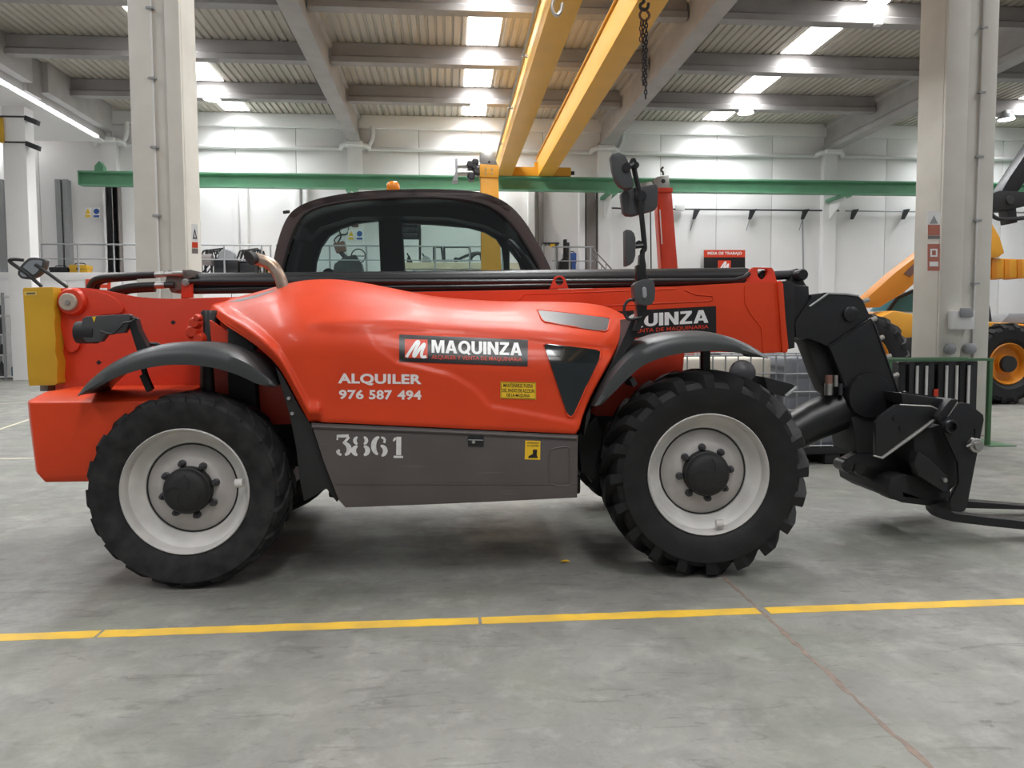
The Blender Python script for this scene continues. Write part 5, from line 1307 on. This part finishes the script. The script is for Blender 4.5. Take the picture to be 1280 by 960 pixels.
# warning pairs on the wall
for dx, dy, where in ((0, 0, 'at the far left of the back wall'), (329, 28, 'seen through the rear cab window')):
    t = sign_w('warning_sign', 106 + dx, 259.5 + dy, 113.5 + dx, 272 + dy, YB - 0.36, 'decalwhite', 'white sign with a yellow warning triangle ' + where)
    wp(t, 'triangle', WP([(109.8 + dx, 260.5 + dy), (113 + dx, 267 + dy), (106.5 + dx, 267 + dy)], YB - 0.37, YB - 0.36), 'decalyellow')
    wp(t, 'strip', WP([(106.6 + dx, 268.5 + dy), (113 + dx, 268.5 + dy), (113 + dx, 271.5 + dy), (106.6 + dx, 271.5 + dy)], YB - 0.37, YB - 0.36), 'decalyellow')
    t = sign_w('mandatory_sign', 116.5 + dx, 259.5 + dy, 124.5 + dx, 272 + dy, YB - 0.36, 'decalwhite', 'white sign with a blue disc ' + where)
    wp(t, 'disc', WP(circ(120.5 + dx, 264.2 + dy, 3.5, 20), YB - 0.37, YB - 0.36), 'blue')
    wp(t, 'strip', WP([(117 + dx, 269 + dy), (124 + dx, 269 + dy), (124 + dx, 271.5 + dy), (117 + dx, 271.5 + dy)], YB - 0.37, YB - 0.36), 'blue')
t = sign_w('notice_sign', 440, 277, 448, 284, YB - 0.36, 'rust', 'small brown notice above the warning signs seen through the cab')
wp(t, 'strip', WP([(441, 279), (447, 279), (447, 280.5), (441, 280.5)], YB - 0.37, YB - 0.36), 'decalyellow')
# MESA DE TRABAJO board
YT = 33.6
t = sign_w('work_table_sign', 880, 312.5, 931.5, 345, YT, 'decalblack', 'black board with a red header above the boom cylinder at the right')
wp(t, 'header', WP([(880, 312.5), (931.5, 312.5), (931.5, 321.5), (880, 321.5)], YT - 0.02, YT), 'decalred')
wp(t, 'lettering', text_w('MESA DE TRABAJO', [(884.5, 314.7), (927.5, 314.7), (927.5, 319.3), (884.5, 319.3)], YT - 0.025, 0.03), 'decalwhite')
wp(t, 'logo_tile', WP([(897.5, 325.5), (913.5, 325.5), (913.5, 340), (897.5, 340)], YT - 0.02, YT), 'decalred')
lp = [Vector((x_, y_, 0)) for x_, y_ in smooth2([(899, 338.5), (902, 334), (906, 328), (907.2, 328.5), (905, 334), (904.5, 337), (908, 333), (910.5, 330), (909.8, 334), (909.6, 337.5), (912.5, 337.2)], 4)]
r0, r1 = [], []
for i_, p_ in enumerate(lp):
    t_ = (lp[min(i_ + 1, len(lp) - 1)] - lp[max(i_ - 1, 0)]).normalized(); n_ = Vector((-t_.y, t_.x, 0)) * 0.95
    r0.append(W(p_.x + n_.x, p_.y + n_.y, YT - 0.025)); r1.append(W(p_.x - n_.x, p_.y - n_.y, YT - 0.025))
wp(t, 'logo_m', MB().grid([r0, r1]), 'decalwhite')
# sign on the near-left column
fy = 11.1 - 0.3 - 0.055
t = thing('column_sign', (W(243, 316, fy).x, fy, W(243, 316, fy).z), 'white and red warning sign on the column behind the machine', 'sign')
q = [(239, 280), (247.6, 280.4), (247.8, 317.5), (239.2, 317)]
wp(t, 'board', WP(q, fy - 0.012, fy), 'decalwhite')
wp(t, 'red_band', WP([(240, 302.5), (247.4, 302.9), (247.4, 310), (240, 309.6)], fy - 0.016, fy - 0.011), 'decalred')
wp(t, 'grey_band', WP([(240, 310.6), (247.5, 311), (247.5, 317), (240, 316.6)], fy - 0.016, fy - 0.011), 'brownsteel')
wp(t, 'triangle', WP([(243.4, 285.5), (246.4, 298.5), (240.9, 298.2)], fy - 0.016, fy - 0.011, holes=[[(243.5, 289.5), (245, 297), (242.2, 296.9)]]), 'decalblack')
# red signs on the right column
fy2 = 10.9 - 0.3 - 0.055
M['fadedred'] = mat('faded_red', (0.50, 0.17, 0.12), 0.6, noise=0.2, nscale=8)
t = thing('column_sign', (W(1167, 298, fy2).x, fy2, W(1167, 298, fy2).z), 'upper faded sign with a triangle on the right column', 'sign')
wp(t, 'board', WP([(1159.5, 264), (1175.5, 264), (1175, 299), (1159.5, 299)], fy2 - 0.012, fy2), 'white')
wp(t, 'triangle', WP([(1167.5, 269), (1172.5, 279.5), (1162.5, 279.5)], fy2 - 0.016, fy2 - 0.011), 'greysteel')
wp(t, 'red_band', WP([(1160, 281), (1175, 281), (1175, 294), (1160, 294)], fy2 - 0.016, fy2 - 0.011), 'fadedred')
wp(t, 'dark_band', WP([(1160, 294.5), (1175, 294.5), (1175, 298.5), (1160, 298.5)], fy2 - 0.016, fy2 - 0.011), 'brownsteel')
t = thing('column_sign', (W(1167, 338, fy2).x, fy2, W(1167, 338, fy2).z), 'lower faded red sign on the right column', 'sign')
wp(t, 'board', WP([(1160, 305), (1175, 305), (1174.5, 338.5), (1160, 338.5)], fy2 - 0.012, fy2), 'fadedred')
wp(t, 'emblem', WP([(1163, 311), (1172, 311), (1172, 321), (1163, 321)], fy2 - 0.016, fy2 - 0.011, holes=[[(1165, 313), (1170, 313), (1170, 319), (1165, 319)]]), 'white')
wp(t, 'strip', WP([(1162, 327), (1173, 327), (1173, 333), (1162, 333)], fy2 - 0.016, fy2 - 0.011), 'white')
# socket box on the right column
t = thing('socket_box', (W(1208, 412, fy2).x, fy2, W(1208, 412, fy2).z), 'pale socket box with a dark cover on the right column', 'socket box')
wp(t, 'box', WP([(1192, 388), (1219, 388), (1218, 412), (1192, 412)], fy2 - 0.12, fy2 + 0.06), 'pipe', 0.02)
wp(t, 'cover', WP([(1201, 385), (1217, 385), (1217, 396), (1201, 396)], fy2 - 0.15, fy2 - 0.12), 'greyplastic', 0.01)
for px in (1186, 1211):
    wp(t, 'socket', MB().lathe(W(px, 436, fy2), (0, -1, 0), [(0.075, -0.05), (0.08, 0.06), (0.05, 0.08), (0, 0.08)], 16), 'greyplastic')

# ---------------- loader cranes rising behind the machine
YC = 20.0
t = thing('loader_crane', (W(613, 340, YC).x, YC, 0), 'upright yellow crane boom with grey hydraulic head behind the cab', 'crane')
wp(t, 'boom', MB().prism(WT([(603, 420), (600.5, 205), (622.5, 206), (629, 420)], YC), [], (0, 0.4, 0)), 'loaderyellow', 0.02)
b0 = W(616, 420, YC)
wp(t, 'base', MB().box((b0.x - 0.45, YC - 0.1, 0), (b0.x + 0.45, YC + 0.6, b0.z + 0.1)), 'loaderyellow', 0.03)
wp(t, 'collar', WP([(599.5, 205), (623.5, 206), (623.5, 222), (600, 221)], YC - 0.03, YC + 0.43), 'loaderyellow', 0.01)
for a, b in ((607, 211.5), (615, 211.5), (607, 217), (615, 217)):
    wp(t, 'collar_bolt', MB().lathe(W(a, b, YC - 0.03), (0, -1, 0), [(0.022, -0.01), (0.022, 0.015), (0, 0.015)], 8), 'steel')
wp(t, 'head', WP([(600, 191), (604, 189), (617, 190), (619, 196), (622, 206), (600, 206)], YC - 0.02, YC + 0.42), 'steel', 0.02)
wp(t, 'head_pin', MB().lathe(W(611.5, 202.5, YC - 0.02), (0, -1, 0), [(0.03, -0.02), (0.03, 0.012), (0, 0.012)], 10), 'black')
for b, r, x0 in ((207.5, 0.07, 572), (216.5, 0.085, 570)):
    wp(t, 'head_cylinder', MB().tube(WT([(x0, b), (586, b - 0.3), (600, b - 0.5)], YC + 0.15), [r, r, r*1.05], 14), 'steel')
wp(t, 'cylinder_flange', WP([(569, 198), (572, 198), (572.5, 226), (565, 226), (569.5, 214)], YC - 0.05, YC + 0.35), 'greysteel', 0.006)
for a, b, r in ((588, 206, 0.10), (594, 203, 0.09), (597, 214, 0.12), (589, 221, 0.10), (593, 209, 0.08)):
    wp(t, 'valve', MB().lathe(W(a, b, YC + 0.1), (0, -1, 0), [(r, -0.2), (r, 0.08), (r*0.6, 0.12), (0, 0.12)], 12), 'darksteel')
wp(t, 'boom_mark', WP(smooth2([(610, 340), (611, 333), (617, 330.5), (623, 333), (624, 340)], 3), YC - 0.012, YC), 'loaderyellow')
YD = 18.0
t = thing('crane_jib', (W(840, 340, YD).x, YD, 0), 'upright red crane jib with a grey hook head behind the mirrors', 'crane')
wp(t, 'boom', MB().prism(WT([(834, 420), (822.5, 237), (839.5, 237), (854, 420)], YD), [], (0, 0.35, 0)), 'red2', 0.012)
wp(t, 'boom_edge', MB().prism(WT([(832, 420), (820.5, 237), (823, 237), (835.5, 420)], YD + 0.02), [], (0, 0.3, 0)), 'red2', 0.008)
b0 = W(844, 420, YD)
wp(t, 'base', MB().box((b0.x - 0.45, YD - 0.1, 0), (b0.x + 0.45, YD + 0.5, b0.z + 0.1)), 'red2', 0.03)
wp(t, 'head', WP([(815, 226), (822, 220.5), (836, 219), (838, 237.5), (821, 237.5), (820, 232)], YD - 0.03, YD + 0.38), 'steel', 0.012)
wp(t, 'collar', WP([(820.5, 234.5), (841, 234.5), (841, 240), (821, 240)], YD - 0.04, YD + 0.39), 'red2', 0.008)
wp(t, 'sheave', MB().lathe(W(829, 226.5, YD - 0.03), (0, -1, 0), [(0.05, -0.02), (0.05, 0.012), (0.0, 0.012)], 12), 'darksteel')
wp(t, 'hook', MB().tube(smooth_path(WT([(829, 219), (828.5, 215), (826.5, 213.5), (827, 211), (829, 209)], YD + 0.1), 4), 0.025, 8), 'darksteel')
wp(t, 'head_arm', WP([(800, 229), (815, 226.5), (818, 233), (802, 236)], YD, YD + 0.3), 'steel', 0.01)
wp(t, 'pale_print', WP([(824.2, 262), (825.6, 262), (828.2, 305), (826.8, 305)], YD - 0.006, YD), 'decalpink')

# ---------------- cage tanks behind the front wheel
def ibc(x0, x1, y0, dep, mtank, label, name='cage_tank', dark=False):
    z0 = 0.0; zp = 0.20; zt_ = 1.26
    t = thing(name, ((x0 + x1)/2, y0, 0), label, 'tank')
    for k in range(3):
        c = x0 + (x1 - x0) * (0.12 + 0.38 * k)
        wp(t, 'pallet_foot', MB().box((c - 0.09, y0 + 0.02, 0), (c + 0.09, y0 + dep - 0.02, 0.12)), 'blackmatt', 0.01)
    wp(t, 'pallet_deck', MB().box((x0, y0, 0.12), (x1, y0 + dep, zp)), 'blackmatt', 0.01)
    wp(t, 'bottle', MB().box((x0 + 0.04, y0 + 0.05, zp + 0.002), (x1 - 0.04, y0 + dep - 0.05, zt_ - 0.03)), mtank, 0.06, seg=3)
    wp(t, 'filler_cap', MB().lathe(((x0 + x1)/2, y0 + dep/2, zt_ - 0.04), (0, 0, 1), [(0.11, 0), (0.11, 0.05), (0, 0.05)], 16), 'plastic')
    n = 8
    for k in range(n + 1):
        x = x0 + 0.01 + (x1 - x0 - 0.02) * k / n
        for yy in (y0 + 0.01, y0 + dep - 0.01):
            wp(t, 'cage_bar', MB().cyl((x, yy, zp), (x, yy, zt_), 0.009, 6), 'cage')
    for k in range(6):
        z = zp + 0.02 + (zt_ - zp - 0.03) * k / 5
        wp(t, 'cage_hoop', MB().tube([(x0, y0, z), (x1, y0, z), (x1, y0 + dep, z), (x0, y0 + dep, z), (x0, y0, z)], 0.010, 6), 'cage')
    return t
ig = G(1023, 581)
YIb = ig.y
tank2 = ibc(W(979, 540, YIb).x, W(979, 540, YIb).x + 1.2, YIb, 1.0, 'ibcgrey', 'grey tank in a steel cage right of the front wheel')
wp(tank2, 'label_plate', WP([(1055, 541), (1068, 541), (1068, 560), (1055, 560)], YIb - 0.02, YIb - 0.014), 'decalred')
wp(tank2, 'label_strip', WP([(1055, 541), (1061, 541), (1061, 560), (1055, 560)], YIb - 0.024, YIb - 0.019), 'decalwhite')
for k in range(4):
    wp(tank2, 'label_mark', WP([(1056, 543 + k*4.4), (1060, 542.6 + k*4.4), (1060, 544.8 + k*4.4), (1056, 545.2 + k*4.4)], YIb - 0.028, YIb - 0.023), 'decalblack')
tank1 = ibc(W(979, 540, YIb).x - 1.24, W(979, 540, YIb).x - 0.03, YIb + 0.12, 1.0, 'ibcwhite', 'cream tank in a steel cage behind the front mudguard')

# ---------------- green rack with dark panels at the right
gf = G(1236, 557); YR = gf.y
gx1, gx0 = gf.x, W(1112, 500, YR).x
zr = W(1236, 451, YR).z
t = thing('panel_rack', (gx0, YR, 0), 'green steel rack hung with dark upright panels in front of the right column', 'rack')
for x in (gx0, gx1):
    for yy in (YR, YR + 0.5):
        wp(t, 'post', MB().box((x - 0.025, yy, 0), (x + 0.025, yy + 0.06, zr)), 'rackgreen', 0.006)
    wp(t, 'foot', MB().box((x - 0.06, YR - 0.12, 0), (x + 0.3 if x == gx1 else x + 0.06, YR + 0.62, 0.012)), 'rackgreen')
for yy in (YR, YR + 0.5):
    wp(t, 'top_rail', MB().box((gx0 - 0.03, yy, zr), (gx1 + 0.035, yy + 0.06, zr + 0.035)), 'rackgreen', 0.006)
    wp(t, 'low_rail', MB().box((gx0 - 0.03, yy, 0.35), (gx1 - 0.3, yy + 0.05, 0.39)), 'rackgreen')
px = 1119
xs_ = [1118, 1131.5, 1143, 1155.5, 1167.5, 1180, 1194.5, 1206.5, 1221]
for k in range(8):
    a, b = W(xs_[k] + 3.2, 500, YR + 0.1).x, W(xs_[k + 1] - 1.6, 500, YR + 0.1).x
    wp(t, 'hung_panel', MB().box((a, YR + 0.08, 0.42), (b, YR + 0.48, zr - 0.005)), 'darksteel' if k % 2 else 'black', 0.005)
# loose red strip; added pale strips imitate the bright gaps between the panels
wp(t, 'red_strip', MB().box((W(1153, 500, YR + .3).x, YR + 0.05, 0.42), (W(1158, 500, YR + .3).x, YR + 0.07, 0.76)), 'decalred')
for k in (1, 2, 4, 5, 6):
    a = W(xs_[k] + 0.6, 500, YR + .3).x
    wp(t, 'bright_gap_strip', MB().box((a - 0.016, YR + 0.05, 0.42), (a + 0.016, YR + 0.07, zr - 0.06)), 'pipe')

# ---------------- yellow loader parked beyond the right column
YL = 15.2
lo = thing('yellow_loader', (W(1200, 470, YL).x, YL, 0), 'yellow loader with an arched boom parked behind the right column', 'loader')
wp(lo, 'boom', WP([(1083, 384), (1080, 376), (1120, 340), (1166, 305), (1190, 291), (1200, 300), (1170, 330), (1130, 366), (1100, 384)], YL + 0.9, YL + 1.3), 'orangeyellow', 0.02)
wp(lo, 'boom_plate', WP([(1130, 342), (1150, 322), (1156, 328), (1138, 346)], YL + 0.885, YL + 0.9), 'rust')
wp(lo, 'boom_head', WP([(1190, 300), (1205, 280), (1224, 268), (1238, 275), (1250, 296), (1256, 316), (1248, 322), (1232, 322), (1232, 345), (1212, 352), (1195, 340)], YL + 0.8, YL + 1.4), 'loaderyellow', 0.03)
wp(lo, 'telescope', WP([(1225, 322), (1330, 326), (1330, 346), (1236, 348)], YL + 0.9, YL + 1.3), 'loaderyellow', 0.02)
for px in (1240, 1256, 1272):
    wp(lo, 'telescope_band', WP([(px, 324), (px + 6, 324), (px + 6, 348), (px, 348)], YL + 0.87, YL + 1.33), 'orangeyellow', 0.008)
wp(lo, 'lift_cylinder', MB().tube(WT([(1222, 345), (1233, 385), (1236, 405)], YL + 1.0), 0.07, 12), 'darksteel')
wp(lo, 'body', WP([(1092, 420), (1096, 398), (1118, 388), (1160, 396), (1235, 402), (1330, 408), (1330, 445), (1230, 448), (1110, 440)], YL + 0.5, YL + 1.9), 'loaderyellow', 0.05)
wp(lo, 'engine_deck', WP([(1105, 448), (1112, 424), (1160, 420), (1300, 415), (1320, 455), (1220, 470), (1130, 466)], YL + 0.35, YL + 2.0), 'blackmatt', 0.04)
cabp = [(1110, 388), (1122, 372), (1140, 364), (1166, 362), (1170, 392)]
wp(lo, 'cab_glass', WP(cabp, YL + 1.5, YL + 2.3), 'teal', 0.03)
for a, b in zip(cabp[:-1], cabp[1:]):
    wp(lo, 'cab_post', MB().tube([W(*a, YL + 1.47), W(*b, YL + 1.47)], 0.045, 8), 'blackmatt')
wp(lo, 'tank', WP([(1216, 430), (1230, 431), (1229, 452), (1215, 452)], YL - 0.1, YL + 0.4), 'loaderyellow', 0.02)
wp(lo, 'lamp', MB().lathe(W(1105, 406, YL + 0.45), (0, -1, 0), [(0.12, -0.1), (0.14, 0.0), (0.10, 0.03), (0, 0.03)], 18), 'pipe')
wp(lo, 'red_light', WP([(1272, 408), (1290, 408), (1290, 420), (1272, 420)], YL + 0.3, YL + 0.5), 'decalred', 0.01)
wp(lo, 'hood_top', WP([(1250, 404), (1262, 392), (1300, 390), (1320, 404)], YL + 0.6, YL + 1.8), 'greyplastic', 0.04)
def bgwheel(px, py, y0, face=1):
    c = W(px, py, y0); R = c.z
    m = MB(); rr = R*0.52
    prof = [(rr, 0.06), (R*0.62, 0.0), (R*0.84, -0.01), (R*0.93, 0.03), (R*0.95, 0.22), (R*0.93, 0.42), (R*0.84, 0.45), (rr, 0.40)]
    m.lathe(c, (0, 1, 0), prof, 40)
    for sd in (0, 1):
        for k in range(18):
            a0 = 2*math.pi*(k + 0.5*sd)/18; vs = []
            st = [(-0.02, R*0.80, R*0.90, 0.0), (0.04, R*0.88, R, 0.05), (0.23, R*0.92, R, 0.28)]
            for h, r0, r1, da in st:
                hh = h if sd == 0 else 0.44 - h
                for q, s_ in ((r0, -1), (r0, 1), (r1, 0.8), (r1, -0.8)):
                    t_ = a0 + da + s_*0.075
                    vs.append(c + Vector((math.cos(t_)*q, hh, math.sin(t_)*q)))
            fs = [(0, 1, 2, 3), (11, 10, 9, 8)] + [(i*4+q, i*4+(q+1) % 4, (i+1)*4+(q+1) % 4, (i+1)*4+q) for i in range(2) for q in range(4)]
            m.add(vs, fs)
    w = wp(lo, 'wheel', m, 'rubber', smooth=30)
    r = MB().lathe(c, (0, 1, 0), [(rr, 0.05), (rr*0.95, 0.03), (rr*0.85, 0.10), (rr*0.80, 0.2), (rr*0.45, 0.2), (rr*0.42, 0.10), (0, 0.10)], 32)
    link('rim', shift(r, lo.location), M['orangeyellow'], w)
    h = MB().lathe(c, (0, 1, 0), [(rr*0.40, 0.16), (rr*0.38, 0.02), (0, 0.01)], 20)
    link('hub', shift(h, lo.location), M['blackmatt'], w)
bgwheel(1263, 455, YL)
bgwheel(1085, 450, YL + 0.1)
bgwheel(1265, 450, YL + 2.0)
# black forklift mast arm further right
YK = 17.5
ma_ = thing('black_crane_arm', (W(1262, 470, YK).x, YK, 0), 'black articulated crane arm reaching down at the right edge', 'crane')
wp(ma_, 'upper_arm', WP([(1300, 165), (1310, 185), (1278, 232), (1258, 262), (1246, 250), (1262, 222)], YK, YK + 0.35), 'black', 0.02)
wp(ma_, 'knuckle', WP([(1226, 248), (1250, 238), (1290, 240), (1290, 256), (1262, 262), (1230, 264)], YK - 0.05, YK + 0.4), 'blackmatt', 0.03)
wp(ma_, 'knuckle_pin', MB().lathe(W(1262, 250, YK - 0.05), (0, -1, 0), [(0.10, -0.1), (0.10, 0.04), (0, 0.04)], 16), 'darksteel')
wp(ma_, 'hose_bundle', MB().tube(smooth_path(WT([(1236, 262), (1244, 272), (1262, 274), (1300, 270)], YK), 4), 0.05, 8), 'hose')
wp(ma_, 'lower_link', WP([(1258, 258), (1270, 258), (1272, 278), (1262, 280)], YK, YK + 0.3), 'black', 0.01)
wp(ma_, 'stand', MB().box((W(1320, 400, YK).x, YK, 0), (W(1336, 400, YK).x, YK + 0.4, W(1300, 170, YK).z)), 'black', 0.02)
wp(ma_, 'boom_tie', WP([(1296, 165), (1340, 150), (1344, 172), (1306, 188)], YK + 0.02, YK + 0.33), 'black', 0.02)

# ---------------- small yellow leaf lying on the floor
lf = G(706, 703)
link('leaf', MB().add([lf + Vector(p) for p in ((-0.035, 0, 0.004), (-0.012, -0.018, 0.012), (0.02, -0.012, 0.008), (0.04, 0.004, 0.004), (0.012, 0.018, 0.014), (-0.016, 0.014, 0.010), (0.0, 0.0, 0.002))], [(0, 1, 6), (1, 2, 6), (2, 3, 6), (3, 4, 6), (4, 5, 6), (5, 0, 6)]), M['decalyellow'], label='small yellow leaf on the dark floor left of the front wheel', category='leaf')
